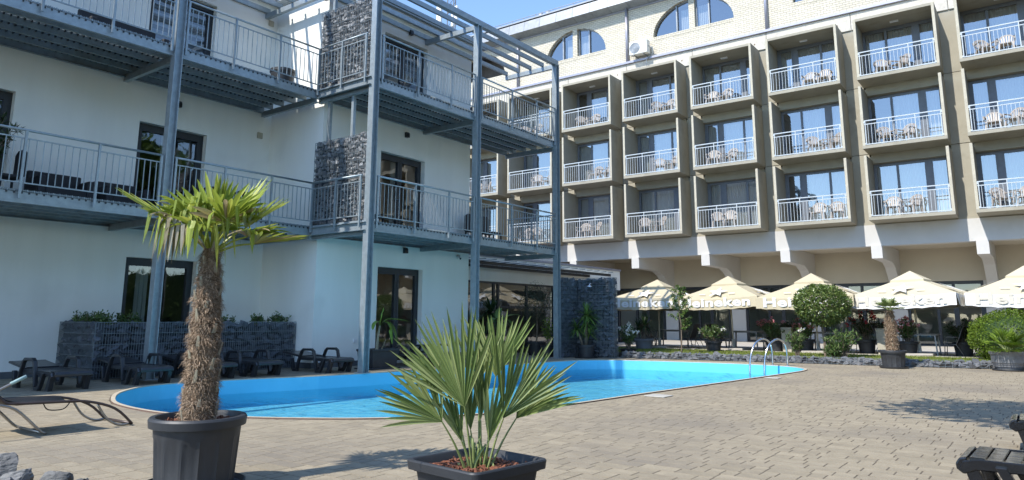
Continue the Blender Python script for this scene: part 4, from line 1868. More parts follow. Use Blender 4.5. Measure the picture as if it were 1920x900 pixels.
tb0 = make_table()
ch0 = make_sling_chair()
TABS = [(-11.6, 25.75, 0.02, 'first table from the gabion wall'), (-8.7, 25.55, -.03, 'second table from the gabion wall'), (-6.0, 25.7, .03, 'table behind the round clipped tree'),
        (-3.3, 25.3, -.02, 'table behind the potted trunk palm'), (-.75, 26.2, .04, 'table behind the dome bush')]
rgc = random.Random(12)
for ti, (x, y, rz, lb) in enumerate(TABS):
    tb = tb0 if ti == 0 else copy_tree(tb0)
    place(tb, (x, y, .14), rz, .88, label='grey metal terrace table, ' + lb)
    tb['category'] = 'table'
    tb['group'] = 'terrace tables'
    for ci, (dx, dy, a, wh) in enumerate(((-.98, -.30, 0, 'near left corner'), (.98, -.30, 180, 'near right corner'), (-1.0, .32, 0, 'far left corner'), (1.02, .32, 180, 'far right corner'),
                                          (-.3, .8, -90, 'back side left'), (.35, .78, -90, 'back side right'))):
        if ci > 3:
            continue
        c_ = ch0 if ti == 0 and ci == 0 else copy_tree(ch0)
        # the chair faces its table: seat front (+x) towards it
        place(c_, (x + dx * .9 + rgc.uniform(-.06, .06), y + dy * .9 + rgc.uniform(-.05, .05), .14), R(a + rgc.uniform(-14, 14)), .88, label='black sling chair, %s, %s' % (wh, lb))
        c_['category'] = 'chair'
        c_['group'] = 'sling chairs on the terrace'


# ------------------------------------------------------------------ BALCONY CHAIRS OF THE HOTEL
def monobloc():
    m = MB()
    m.box(-.22, .22, -.22, .2, .38, .41)
    for sx in (-1, 1):
        m.bar((sx * .2, -.2, .39), (sx * .24, -.25, 0), .05, .05)
        m.bar((sx * .2, .19, .39), (sx * .23, .27, 0), .05, .05)
        m.bar((sx * .26, -.22, .60), (sx * .25, .2, .62), .06, .03)
        m.bar((sx * .25, -.21, .40), (sx * .26, -.21, .60), .04, .04)
    n = 7
    for k in range(n):
        u = -1 + 2 * k / (n - 1)
        m.bar((u * .19, .19, .40), (u * .235, .30, .80 - .10 * u * u), .045, .018, up=(0, 1, 0))
    pts = [(-.25, .24, .60), (-.24, .29, .70), (-.14, .31, .80), (0, .315, .83), (.14, .31, .80), (.24, .29, .70), (.25, .24, .60)]
    for a, b in zip(pts[:-1], pts[1:]):
        m.bar(a, b, .045, .05)
    return m.mesh('plastic_chair', 'white_plastic', fix=False)


MONO = monobloc()
COLN = {5: 'rightmost column', 4: 'second column from the right', 3: 'third column from the right', 2: 'fourth column from the right', 1: 'fifth column from the right',
        0: 'sixth column from the right', -1: 'column seen through the gallery railing', -2: 'leftmost column beside the white house'}
ROWN = ['lowest row', 'middle row', 'top row']
rgb_ = random.Random(31)
TBL = MB()
TBL.lathe([(.0, .68), (.27, .68), (.27, .71), (0, .71)], 16)
TBL.tube([(0, 0, .68), (0, 0, .05)], .03, 8)
TBL.lathe([(.2, 0), (.2, .03), (.03, .06)], 12)
TBLM = TBL.mesh('side_table', 'white_plastic')
for i in range(-2, 6):
    for k in range(3):
        side = 1 if (i, k) in ((3, 1), (3, 0), (1, 1), (1, 2), (0, 1), (-1, 1), (3, 2), (5, 1)) else 0
        base = 1.55 if side else .75
        if i in (4, 5):
            base = .80
        for q, sn in ((0, 'left'), (1, 'right')):
            o = bpy.data.objects.new('plastic_chair', MONO)
            COL.objects.link(o)
            o.location = (COLX[i] + base + q * .62 + rgb_.uniform(-.05, .05), D + .62 + rgb_.uniform(-.08, .1), ROWZ[k] + .132)
            o.rotation_euler.z = R(rgb_.uniform(-28, 28) + (18 if q == 0 else -18))
            tag(o, '%s pale plastic chair on the hotel balcony, %s, %s' % (sn, ROWN[k], COLN[i]), 'chair', 'plastic chairs on the hotel balconies')


# ------------------------------------------------------------------ RESIN LOUNGERS
def make_lounger(name, mt):
    """Head at x=0, foot at x=1.85, seat 0.33 high."""
    t = lthing(name)
    for sy in (-1, 1):
        y0, y1 = sorted((sy * .30, sy * .345))
        m = MB()
        m.extrude([(.66, .27), (.66, .335), (1.70, .335), (1.80, .315), (1.84, .25), (1.80, .22), (1.72, .255)], 'y', y0, y1)
        m.build('side_rail', mt, t, bevel=.008)
        # arm arch with its rear and front uprights
        a = MB()
        path = [(.60, .04), (.68, .30), (.76, .47), (.82, .515), (1.12, .52), (1.19, .48), (1.24, .30), (1.31, .06)]
        half = .028
        out, inn = [], []
        for k, p in enumerate(path):
            p0, p1 = Vector(path[max(0, k - 1)]), Vector(path[min(len(path) - 1, k + 1)])
            d = (p1 - p0).normalized()
            n = Vector((-d.y, d.x))
            out.append(tuple(Vector(p) + n * half))
            inn.append(tuple(Vector(p) - n * half))
        ya, yb = sorted((sy * .325, sy * .395))
        a.extrude(out + inn[::-1], 'y', ya, yb)
        a.build('armrest', mt, t, bevel=.012, seg=2)
        # legs: U shaped, with an opening
        for leg in ([(.36, .30), (.42, .30), (.50, .07), (.58, .06), (.62, .06), (.62, 0), (.46, 0), (.42, .06)],
                    [(1.28, .06), (1.28, 0), (1.44, 0), (1.48, .05), (1.60, .30), (1.53, .30), (1.42, .08), (1.36, .06)],):
            l = MB()
            l.extrude(leg, 'y', *sorted((sy * .315, sy * .385)))
            l.build('leg', mt, t, bevel=.006)
        l = MB()
        l.extrude([(1.72, .28), (1.80, .28), (1.72, 0), (1.60, 0)], 'y', *sorted((sy * .26, sy * .335)))
        l.build('leg', mt, t, bevel=.006)
    n = 10
    sl = MB()
    sl.extrude([(-.0505, -.02), (-.0505, .010), (-.045, .015), (.045, .015), (.0505, .010), (.0505, -.02)], 'y', -.30, .30)
    me = sl.mesh('slat', mt)
    for k in range(n):
        x = .74 + k * .108
        q = bpy.data.objects.new('slat', me)
        COL.objects.link(q)
        q.parent = t
        dip = -.012 * math.sin(math.pi * k / (n - 1)) * 1.5
        q.location = (x, 0, .325 + dip)
    m = MB()
    m.extrude([(1.78, .24), (1.78, .338), (1.83, .325), (1.855, .285), (1.85, .24)], 'y', -.30, .30)
    m.build('foot_rail', mt, t, bevel=.01, seg=2)
    b = MB()
    tl = .13                                     # the back is raised a little
    for yy in (-.31, .27):
        b.bar((0, yy + .02, .335 + .70 * tl), (.70, yy + .02, .335), .04, .04)
    b.bar((0, -.31, .336 + .70 * tl), (0, .31, .336 + .70 * tl), .06, .04)
    b.build('backrest_frame', mt, t, bevel=.008)
    for k in range(6):
        q = bpy.data.objects.new('slat', me)
        COL.objects.link(q)
        q.parent = t
        xx = .09 + k * .105
        q.location = (xx, 0, .345 + (.70 - xx) * tl)
        q.rotation_euler.y = math.atan(tl)
        q.scale = (1, .92, 1)
    return t


LG0 = make_lounger('sun_lounger', 'resin_black')
LSPOT = [(-14.66, 5.28, 2, 'dark resin lounger at the left edge, standing before the bare wall'), (-14.64, 6.74, -1, 'dark resin lounger before the left half of the gabion planter'),
         (-14.66, 7.95, 3, 'dark resin lounger half hidden behind the big palm trunk'), (-14.60, 9.04, 0, 'dark resin lounger just right of the big palm trunk'),
         (-14.25, 10.62, 1, 'dark resin lounger in front of the wing corner, beside the banana pot'),
         (-14.0, 13.25, 3, 'dark resin lounger in shade right of the banana pot'), (-13.95, 14.15, -2, 'dark resin lounger in shade before the ground-floor door')]
for i, (x, y, a, lb) in enumerate(LSPOT):
    o = LG0 if i == 0 else copy_tree(LG0)
    place(o, (x, y, 0), R(a), .94, label=lb)
    o['category'] = 'lounger'
    o['group'] = 'resin loungers along the pool'
LN0 = make_lounger('sun_lounger', 'resin_gloss')
LN1 = copy_tree(LN0)
for o, p, a, lb in ((LN0, (1.05, 6.00, 0), 178, 'glossy black resin lounger foot, nearest in the bottom right corner'), (LN1, (1.24, 8.48, 0), 181, 'glossy black resin lounger foot at the right edge, farther one')):
    place(o, p, R(a), .89, lb)
    o['category'] = 'lounger'
    o['group'] = 'glossy loungers at the right edge'

# folding tube sunbed at the left
fb = thing('folding_sunbed', 'folding sunbed of bent steel tube with black sling at left', 'sunbed', (-8.6, 3.2, 0))


def smooth_path(pts, k=4):
    out = []
    P = [Vector(p) for p in pts]
    for i in range(len(P) - 1):
        p0, p1, p2, p3 = P[max(0, i - 1)], P[i], P[i + 1], P[min(len(P) - 1, i + 2)]
        for j in range(k):
            t = j / k
            out.append(0.5 * ((2 * p1) + (-p0 + p2) * t + (2 * p0 - 5 * p1 + 4 * p2 - p3) * t * t + (-p0 + 3 * p1 - 3 * p2 + p3) * t ** 3))
    out.append(P[-1])
    return out


bx0, bx1 = -9.02, -8.37
m = MB()
for x in (bx0, bx1):
    m.tube(smooth_path([(x, 2.45, .80), (x, 2.66, .56), (x, 2.84, .37), (x, 2.95, .335), (x, 3.3, .32), (x, 3.62, .30), (x, 3.92, .20), (x, 4.12, .02)]), .014, 8)
m.tube([(bx0, 4.12, .02), (bx1, 4.12, .02)], .014, 8)
m.build('main_frame', 'tube_brown', fb, smooth=True)
m = MB()
for x in (bx0 - .02, bx1 + .02):
    m.tube(smooth_path([(x, 2.75, .345), (x, 2.95, .28), (x, 3.18, .06), (x, 3.24, .02)]), .014, 8)
m.tube([(bx0 - .02, 3.24, .02), (bx1 + .02, 3.24, .02)], .014, 8)
m.build('middle_leg', 'tube_steel', fb, smooth=True)
for x in (bx0 + .02, bx1 - .02):
    m = MB()
    m.tube(smooth_path([(x, 3.74, .26), (x, 3.85, .10), (x, 3.98, .02), (x, 4.10, .018)]), .013, 8)
    m.build('foot_leg', 'tube_steel', fb, smooth=True)
for x in (bx0 - .05, bx1 + .05):
    m = MB()
    m.tube(smooth_path([(x, 2.42, .36), (x, 2.70, .45), (x, 3.0, .60)]), .013, 8)
    m.build('arm_tube', 'tube_steel', fb, smooth=True)
for x in (bx0 - .05, bx1 + .05):
    m = MB()
    m.tube([(x, 2.87, .535), (x, 3.0, .60)], .018, 8)
    m.build('arm_pad', 'foam_mint', fb, smooth=True)
m = MB()
sp = [(2.45, .82), (2.56, .69), (2.66, .575), (2.76, .46), (2.85, .375), (2.93, .345), (3.05, .325), (3.3, .325), (3.6, .305)]
n = 8
vs_ = []
for (y, z) in sp:
    for k in range(n + 1):
        u = k / n
        vs_.append((bx0 + (bx1 - bx0) * u, y, z + .012 - .045 * math.sin(math.pi * u)))
m.add(vs_, [(r_ * (n + 1) + k, r_ * (n + 1) + k + 1, (r_ + 1) * (n + 1) + k + 1, (r_ + 1) * (n + 1) + k) for r_ in range(len(sp) - 1) for k in range(n)])
so = m.build('sling', 'sling', fb, smooth=True, fix=False)
md = so.modifiers.new('thick', 'SOLIDIFY')
md.thickness = .006
m = MB()
m.tube(smooth_path([(bx1, 3.45, .30), (bx1 - .02, 3.40, .24), (bx1 - .12, 3.3, .235), (bx1 - .2, 3.28, .29)]), .006, 6)
m.build('elastic_cord', 'sling', fb, smooth=True)


# rocks in the bottom-left corner
def rock(loc, sz, seed, lab, rot=0):
    bm = bmesh.new()
    bmesh.ops.create_icosphere(bm, subdivisions=4, radius=1.0)
    rg = random.Random(seed)
    off = Vector((rg.uniform(0, 50), rg.uniform(0, 50), rg.uniform(0, 50)))
    planes = [(Vector((rg.gauss(0, 1), rg.gauss(0, 1), rg.gauss(0, .8))).normalized(), rg.uniform(.50, .80)) for _ in range(15)]
    for v_ in bm.verts:
        p = v_.co.copy()
        for nrm, d in planes:
            e = p.dot(nrm) - d
            if e > 0:
                p -= nrm * e * .98
        p += p.normalized() * (mnoise.noise(p * 2.2 + off) * .04 + mnoise.noise(Vector((p.x * 3, p.y * 3, p.z * 14)) + off) * .05 + mnoise.noise(p * 11 + off) * .025)
        v_.co = Vector((p.x * sz[0], p.y * sz[1], p.z * sz[2]))
    me = bpy.data.meshes.new('rock')
    bm.to_mesh(me)
    bm.free()
    me.materials.append(MATS['rock'])
    o = bpy.data.objects.new('rock', me)
    COL.objects.link(o)
    o.location = loc
    o.rotation_euler = (rg.uniform(-.25, .25), rg.uniform(-.25, .25), rot)
    tag(o, lab, 'rock', 'slate rocks in the bottom left corner')


rock((-5.52, 2.24, .085), (.15, .11, .115), 1, 'large pale slate rock, tallest in the middle of the heap', .5)
rock((-5.80, 2.10, .085), (.155, .12, .105), 2, 'dark layered slate rock left of the tallest one', .9)
rock((-6.12, 2.12, .12), (.11, .11, .13), 3, 'small upright slate rock at the left picture edge', .2)
rock((-5.28, 2.30, .05), (.12, .09, .085), 4, 'flat slate rock at the right end of the heap', -.2)
rock((-5.62, 1.98, .06), (.13, .11, .10), 5, 'low slate rock at the front of the heap', 1.4)
rock((-5.50, 2.42, .04), (.06, .05, .06), 6, 'pebble sized yellowish slate between the larger rocks', 1.0)


# ------------------------------------------------------------------ PLANT BUILDERS
def fan_leaf(base, hub, nrm, Rl, nseg, spread, droop, seed, wseg=.020, parent=None, matn='leaf_fan', pet='leaf_fan', fold=.35, stiff=.35, pr=.006, name='leaf', kink=0.0, split=.45, fdir=None):
    """A palmate leaf: petiole from base to hub, segments fanning out beyond the hub."""
    rg = random.Random(seed)
    base, hub = Vector(base), Vector(hub)
    f = Vector(fdir).normalized() if fdir is not None else (hub - base).normalized()
    nrm = Vector(nrm)
    nrm = (nrm - f * nrm.dot(f)).normalized()
    s = f.cross(nrm).normalized()
    m = MB()
    mid = (base + hub) / 2 + Vector((0, 0, .02))
    m.tube(smooth_path([base, mid, hub], 3), [pr * 1.5, pr * 1.4, pr * 1.3, pr * 1.15, pr, pr * .9, pr * .8], 5, mi=1)
    st = [0.0, .25, split, .65, .85, 1.0]
    for k in range(nseg):
        a = -spread / 2 + spread * k / (nseg - 1)
        a += rg.uniform(-.05, .05)
        ln = Rl * (.72 + .28 * math.cos(a * .62)) * rg.uniform(.84, 1.06)
        cup = fold * (abs(a) / (spread / 2)) ** 2      # outer segments rise out of the plane
        d = (f * math.cos(a) + s * math.sin(a) + nrm * cup).normalized()
        t_ = (-f * math.sin(a) + s * math.cos(a)).normalized()
        nn = d.cross(t_).normalized()
        if nn.dot(nrm) < 0:
            nn = -nn
        bend = droop * rg.uniform(.5, 1.5)
        kk = rg.random() < kink
        kp = rg.uniform(.5, .72)
        vs_ = []
        for t in st:
            w_ = {0.0: .1, .25: .62, split: 1.0, .65: .95, .85: .62, 1.0: .04}[t] * wseg
            p = hub + d * (ln * t)
            dz = bend * ln * max(0, t - .2) ** 2
            if kk and t > kp:
                dz += (t - kp) * ln * 1.5
                p -= d * ln * (t - kp) * .7
            p = p - Vector((0, 0, dz))
            v0 = p - nn * (w_ * stiff)
            vs_ += [v0, p + t_ * w_, p - t_ * w_]
        fs = []
        for i in range(len(st) - 1):
            a0, b0 = i * 3, (i + 1) * 3
            fs += [(a0, a0 + 1, b0 + 1, b0), (a0 + 2, a0, b0, b0 + 2)]
        m.add(vs_, fs)
    return m.build(name, [matn, pet], parent, fix=False)


def chips(parent, c, rx, ry, z, n, seed, square=False, ang=0.0):
    rg = random.Random(seed)
    m = MB()
    ca, sa = math.cos(ang), math.sin(ang)
    while n:
        u, v = rg.uniform(-1, 1), rg.uniform(-1, 1)
        if not square and u * u + v * v > 1:
            continue
        n -= 1
        p = Vector((c[0] + (u * rx) * ca - (v * ry) * sa, c[1] + (u * rx) * sa + (v * ry) * ca, z + rg.uniform(-.004, .014)))
        d = Vector((rg.gauss(0, 1), rg.gauss(0, 1), rg.gauss(0, .35))).normalized()
        l = rg.uniform(.012, .032)
        m.bar(p - d * l, p + d * l, rg.uniform(.010, .024), rg.uniform(.004, .009), up=(rg.uniform(-.5, .5), rg.uniform(-.5, .5), 1))
    o = m.build('bark_mulch', 'bark_mulch', parent, fix=False)
    o['kind'] = 'stuff'
    return o


def ribbed_pot(parent, c, r0, r1, h, ribs=16, matn='pot_black', rim=.03, depth=.010, rimh=.07):
    def fn(i, t, r):
        if i in (2, 3, 4):
            w_ = (t * ribs / (2 * math.pi)) % 1.0
            return r - depth * (1 if .12 < w_ < .88 else 0)
        return r
    k = lambda z: r0 + (r1 - r0) * z / h
    prof = [(k(0) * .96, 0), (k(.02), .02), (k(.05), .05), (k(h * .4), h * .4), (k(h - rimh - .09), h - rimh - .09), (k(h - rimh - .06), h - rimh - .06), (k(h - rimh), h - rimh),
            (r1 + rim, h - rimh + .004), (r1 + rim + .006, h - .015), (r1 + rim - .004, h), (r1 - .012, h), (r1 - .02, h - .02), (r1 - .03, h - .10)]
    m = MB()
    m.lathe(prof, 96, c, fn=fn)
    p = m.build('pot', matn, parent, smooth=True, autosmooth=28)
    s_ = MB()
    s_.lathe([(0, 0.004), (r0 * 1.12, .0), (r0 * 1.28, .012), (r0 * 1.32, .05), (r0 * 1.29, .052), (r0 * 1.22, .02), (0, .02)], 48, (c[0], c[1], c[2] + .001))
    s_.build('saucer', matn, parent, smooth=True, autosmooth=30)
    d = MB()
    d.lathe([(0, h - .065), (r1 - .025, h - .07)], 32, c)
    d.build('potting_soil', 'trunk_core', parent)
    return p


def leaf_quad(m, p, d, nrm, l, wd, fold=.25):
    """A pointed leaf blade of two quads folded along its midrib."""
    s = d.cross(nrm).normalized()
    mid = p + d * l * .5
    m.add([p, mid - nrm * wd * fold, p + d * l, mid + s * wd * .5 + nrm * wd * .1, mid - s * wd * .5 + nrm * wd * .1], [(0, 1, 2, 3), (0, 4, 2, 1)])


def rdir(rg, zb=0.0):
    v_ = Vector((rg.gauss(0, 1), rg.gauss(0, 1), rg.gauss(0, 1) + zb))
    return v_.normalized()


def ball_crown(c, rad, n, ls, lw, seed, rough=.12, inner=.55, facing=.55, zsq=(1, 1)):
    """Leaves spread through the outer shell of a lumpy ball."""
    rg = random.Random(seed)
    m = MB()
    off = Vector((seed * 3.1, seed * 1.7, 0))
    for _ in range(n):
        d = rdir(rg)
        k = inner + (1 - inner) * rg.random() ** .45
        lump = 1 + rough * mnoise.noise(d * 2.6 + off) + rough * .6 * mnoise.noise(d * 6 + off)
        z = d.z * (zsq[0] if d.z > 0 else zsq[1])
        p = Vector(c) + Vector((d.x * rad[0], d.y * rad[1], z * rad[2])) * (k * lump)
        ld = (d * .6 + rdir(rg) * .8 + Vector((0, 0, .15))).normalized()
        nn = (d * facing + rdir(rg) * (1 - facing)).normalized()
        leaf_quad(m, p, ld, nn, ls * rg.uniform(.7, 1.25), lw * rg.uniform(.8, 1.2))
    return m


def shrub(parent, c, rx, h, nst, nl, ls, lw, seed, matn, spread=.8, stem='trunk_wood', flowers=None, upright=.6, z0=0.0):
    """Stems fanning from the base, leaves in whorls along the upper half."""
    rg = random.Random(seed)
    c = Vector(c)
    m, st, fl = MB(), MB(), MB()
    for k in range(nst):
        a = rg.uniform(0, 6.28)
        rr = math.sqrt(rg.random()) * rx
        tip = c + Vector((math.cos(a) * rr, math.sin(a) * rr, h * rg.uniform(.62, 1.0) * (1 - .25 * (rr / rx) ** 2)))
        b0 = c + Vector((math.cos(a) * rr * .15, math.sin(a) * rr * .15, z0))
        midp = b0.lerp(tip, .5) + Vector((math.cos(a), math.sin(a), 0)) * (-rr * .12)
        path = smooth_path([b0, midp, tip], 4)
        st.tube(path, [.012 - .009 * i / (len(path) - 1) for i in range(len(path))], 4)
        for _ in range(nl):
            t = rg.uniform(.3, 1.0) ** .8
            q = path[min(len(path) - 1, int(t * (len(path) - 1)))] + rdir(rg) * .02
            d = (rdir(rg) * .9 + Vector((0, 0, upright))).normalized()
            leaf_quad(m, q, d, rdir(rg, 1.0), ls * rg.uniform(.6, 1.2), lw)
        if flowers and rg.random() < flowers[1]:
            for _ in range(7):
                q = tip + rdir(rg) * .05
                for _ in range(3):
                    leaf_quad(fl, q, rdir(rg, .4), rdir(rg), .045, .04)
    st.build('stem', stem, parent, fix=False)
    m.build('foliage', matn, parent, fix=False)
    if flowers:
        fl.build('flower', flowers[0], parent, fix=False)


def sword_rosette(m, c, n, l, wd, seed, up=.3, droop=.35, low=-.5):
    rg = random.Random(seed)
    c = Vector(c)
    for k in range(n):
        a = rg.uniform(0, 6.28)
        el = rg.uniform(low, 1.35)
        d = Vector((math.cos(a) * math.cos(el), math.sin(a) * math.cos(el), math.sin(el)))
        s = Vector((-math.sin(a), math.cos(a), 0))
        ln = l * rg.uniform(.75, 1.1)
        vs_ = []
        for t, w_ in ((0, .6), (.3, 1), (.7, .7), (1, .05)):
            p = c + d * (ln * t) - Vector((0, 0, droop * ln * t * t * math.cos(el)))
            vs_ += [p + s * wd * w_ * .5, p - s * wd * w_ * .5 - Vector((0, 0, .003))]
        m.add(vs_, [(i * 2, i * 2 + 1, i * 2 + 3, i * 2 + 2) for i in range(3)])

# ------------------------------------------------------------------ THE BIG POTTED PALM
PC = Vector((-4.99, 2.93, 0))


def rel(c, r_, f_, z):
    return Vector((c.x, c.y, 0)) + _rt * r_ + _fh * f_ + Vector((0, 0, z))


bp_ = thing('potted_palm', 'tall windmill palm with shaggy trunk in a ribbed black pot', 'palm', tuple(PC))
ribbed_pot(bp_, tuple(PC), .262, .298, .50, ribs=14, rim=.026)
chips(bp_, PC, .265, .265, .445, 470, 3)


def palm_trunk(parent, c, z0, z1, prof, seed, nfib, fl=(.05, .13), fw=.0016, boots=40):
    rg = random.Random(seed)
    c = Vector(c)

    def rad(t):
        for (t0, r0), (t1, r1) in zip(prof[:-1], prof[1:]):
            if t0 <= t <= t1:
                return r0 + (r1 - r0) * (t - t0) / (t1 - t0)
        return prof[-1][1]
    m = MB()
    nz, na = 60, 28
    vs_ = []
    for i in range(nz + 1):
        t = i / nz
        z = z0 + (z1 - z0) * t
        lay = .014 * ((t * 9) % 1.0)
        for k in range(na):
            a = 2 * math.pi * k / na
            p = Vector((math.cos(a), math.sin(a), 0))
            rr = rad(t) + lay + .02 * mnoise.noise(Vector((p.x * 2.2, p.y * 2.2, z * 7 + seed)))
            vs_.append((c.x + p.x * rr, c.y + p.y * rr, z))
    m.add(vs_, [(i * na + k, i * na + (k + 1) % na, (i + 1) * na + (k + 1) % na, (i + 1) * na + k) for i in range(nz) for k in range(na)])
    tr = m.build('trunk', 'trunk_core', parent, fix=False, smooth=True)
    f = MB()
    for _ in range(nfib):
        t = rg.random()
        a = rg.uniform(0, 6.283)
        z = z0 + (z1 - z0) * t
        out = Vector((math.cos(a), math.sin(a), 0))
        tan = Vector((-math.sin(a), math.cos(a), 0))
        p = c + out * (rad(t) + .004) + Vector((0, 0, z - c.z))
        layer = math.sin(t * 58 + a * 1.3 + seed)
        d = (out * rg.uniform(.3, 1.0) + tan * rg.gauss(0, .9) + Vector((0, 0, rg.uniform(-.5, .5) + .25 * layer))).normalized()
        l = rg.uniform(*fl) * (.8 + .35 * layer)
        q1 = p + d * l * .5
        q2 = p + d * l * .85 - Vector((0, 0, l * rg.uniform(.1, .55)))
        wv = tan * fw * rg.uniform(.7, 1.8) + Vector((0, 0, fw * rg.uniform(-1, 1)))
        f.add([p - wv, p + wv, q1 + wv * .8, q1 - wv * .8, q2], [(0, 1, 2, 3), (3, 2, 4)])
    fo = f.build('trunk_fibre', 'fibre', parent, fix=False)
    fo['kind'] = 'stuff'
    for k in range(boots):
        t = (k + rg.random() * .5) / boots
        a = k * 2.4 + rg.uniform(-.3, .3)
        out = Vector((math.cos(a), math.sin(a), 0))
        p = c + out * (rad(t) + .006) + Vector((0, 0, z0 + (z1 - z0) * t - c.z))
        d = (out * .22 + Vector((0, 0, 1)) + Vector((-math.sin(a), math.cos(a), 0)) * rg.uniform(-.25, .25)).normalized()
        b = MB()
        tw = Vector((-math.sin(a), math.cos(a), 0))
        l = rg.uniform(.05, .10)
        b.add([p - tw * .016, p + tw * .016, p + d * l + tw * .009, p + d * l - tw * .009, p - tw * .014 + out * .01, p + tw * .014 + out * .01, p + d * l + tw * .007 + out * .006, p + d * l - tw * .007 + out * .006],
              [(0, 1, 2, 3), (4, 5, 6, 7), (0, 1, 5, 4), (2, 3, 7, 6), (1, 2, 6, 5), (3, 0, 4, 7)])
        b.build('leaf_stub', 'leaf_dry', parent, fix=False)
    return tr


palm_trunk(bp_, PC, .40, 1.70, [(0, .100), (.12, .108), (.40, .094), (.72, .078), (.88, .053), (1, .040)], 5, 13000, fl=(.03, .080))
CROWN = [  # azimuth (0 right, 90 away, 180 left, 270 near), elevation, petiole, radius, droop, kink, material
    (178, 36, .36, .48, .10, .15, 'leaf_palm'), (190, 38, .26, .40, .3, .35, 'leaf_palm'), (2, 14, .30, .40, .12, .0, 'leaf_palm'), (350, 24, .28, .34, .4, .1, 'leaf_palm'),
    (95, 82, .20, .44, .03, .0, 'leaf_palm'), (46, 60, .24, .48, .05, .0, 'leaf_palm'), (135, 54, .26, .42, .06, .0, 'leaf_palm'), (216, 54, .26, .38, .5, .5, 'leaf_palm'),
    (246, 66, .24, .36, .6, .6, 'leaf_palm'), (288, 66, .22, .36, .5, .6, 'leaf_palm'), (320, 50, .26, .38, .3, .25, 'leaf_palm'),
    (22, 42, .28, .44, .12, .0, 'leaf_palm'), (204, 42, .26, .36, .7, .8, 'leaf_dry'),
    (112, 40, .26, .34, .3, .1, 'leaf_palm'), (262, 40, .2, .28, .7, .4, 'leaf_palm')]
for i, (az, el, pl_, rl, dr, kk, mt_) in enumerate(CROWN):
    a, e = R(az), R(el)
    d = (_rt * math.cos(a) + _fh * math.sin(a)) * math.cos(e) + Vector((0, 0, 1)) * math.sin(e)
    b0 = Vector((PC.x, PC.y, 1.66)) + d * .03
    hub = b0 + d * pl_
    fan_leaf(b0, hub, Vector((0, 0, 1)) + d * .01 - d * d.z, rl, 18, 2.8, dr, 100 + i, wseg=.0205, parent=bp_, matn=mt_, pet='leaf_palm' if mt_ != 'leaf_dry' else 'leaf_dry', fold=.25, stiff=.5, pr=.007, kink=kk)
# the last spear leaves standing up
for i, (az, l) in enumerate(((100, .62), (20, .56), (300, .5))):
    a = R(az)
    d = ((_rt * math.cos(a) + _fh * math.sin(a)) * .12 + Vector((0, 0, 1))).normalized()
    b0 = Vector((PC.x, PC.y, 1.68))
    fan_leaf(b0, b0 + d * .22, _rt, l - .2, 7, .22, .05, 160 + i, wseg=.012, parent=bp_, matn='leaf_palm', pet='leaf_palm', fold=.0, stiff=.5, pr=.006)

# ------------------------------------------------------------------ FAN PALM IN THE SQUARE POT
SQ = Vector((-2.80, 3.42, 0))
SQA = R(-7)
fp = thing('potted_palm', 'stiff fan palm in a square black pot in the foreground', 'palm', tuple(SQ))


def sq_ring(c, half, z, ang, rnd=.05, n=5):
    out = []
    ca, sa = math.cos(ang), math.sin(ang)
    for q in range(4):
        cx = (1, -1, -1, 1)[q] * (half - rnd)
        cy = (1, 1, -1, -1)[q] * (half - rnd)
        for k in range(n):
            t = q * math.pi / 2 + (math.pi / 2) * k / (n - 1)
            x, y = cx + rnd * math.cos(t), cy + rnd * math.sin(t)
            out.append((c[0] + x * ca - y * sa, c[1] + x * sa + y * ca, z))
    return out


def square_pot(parent, c, prof, ang, matn, rnd=.05):
    m = MB()
    rings = [sq_ring(c, h, z, ang, min(rnd, h * .4)) for h, z in prof]
    n = len(rings[0])
    m.add([p for r_ in rings for p in r_], [(i * n + k, i * n + (k + 1) % n, (i + 1) * n + (k + 1) % n, (i + 1) * n + k) for i in range(len(rings) - 1) for k in range(n)])
    return m.build('pot', matn, parent, smooth=True, autosmooth=30)


square_pot(fp, SQ, [(0.2174, 0), (0.222, 0.02), (0.2424, 0.19), (0.2498, 0.2), (0.2636, 0.3), (0.2664, 0.315), (0.2775, 0.317), (0.2793, 0.325), (0.3006, 0.327), (0.3053, 0.372), (0.3006, 0.38), (0.2821, 0.38), (0.2757, 0.372), (0.259, 0.29)], SQA, 'pot_black')
m = MB()
m.add(sq_ring(SQ, .264, .318, SQA), [tuple(range(20))])
m.build('potting_soil', 'trunk_core', fp, fix=False)
chips(fp, SQ, .245, .245, .325, 560, 9, square=True, ang=SQA)
FAN = [  # hub right, hub fwd, hub z, radius, segments, spread, lean from upright in degrees (right +), tilt away, droop, base right
    (-.20, -.10, .60, .44, 17, 1.35, -46, -.10, .12, -.05), (-.07, -.14, .69, .60, 20, 1.35, -17, -.05, .05, -.02), (.155, -.08, .62, .54, 18, 1.20, 27, -.05, .07, .05),
    (.105, .10, .84, .43, 16, 1.15, 9, .10, .05, .04), (-.16, .12, .74, .42, 15, 1.35, -40, .12, .12, -.04), (.23, .06, .60, .44, 14, 1.10, 44, .10, .16, .06),
    (.0, .12, .80, .42, 12, .9, 0, .12, .04, .01), (.02, -.02, .60, .42, 8, .40, 4, .0, .02, .02), (-.04, .0, .54, .40, 7, .5, -6, .0, .03, -.01),
    (.07, -.05, .48, .40, 7, .55, 12, -.03, .05, .03), (-.09, -.03, .48, .38, 7, .55, -20, -.03, .06, -.03)]
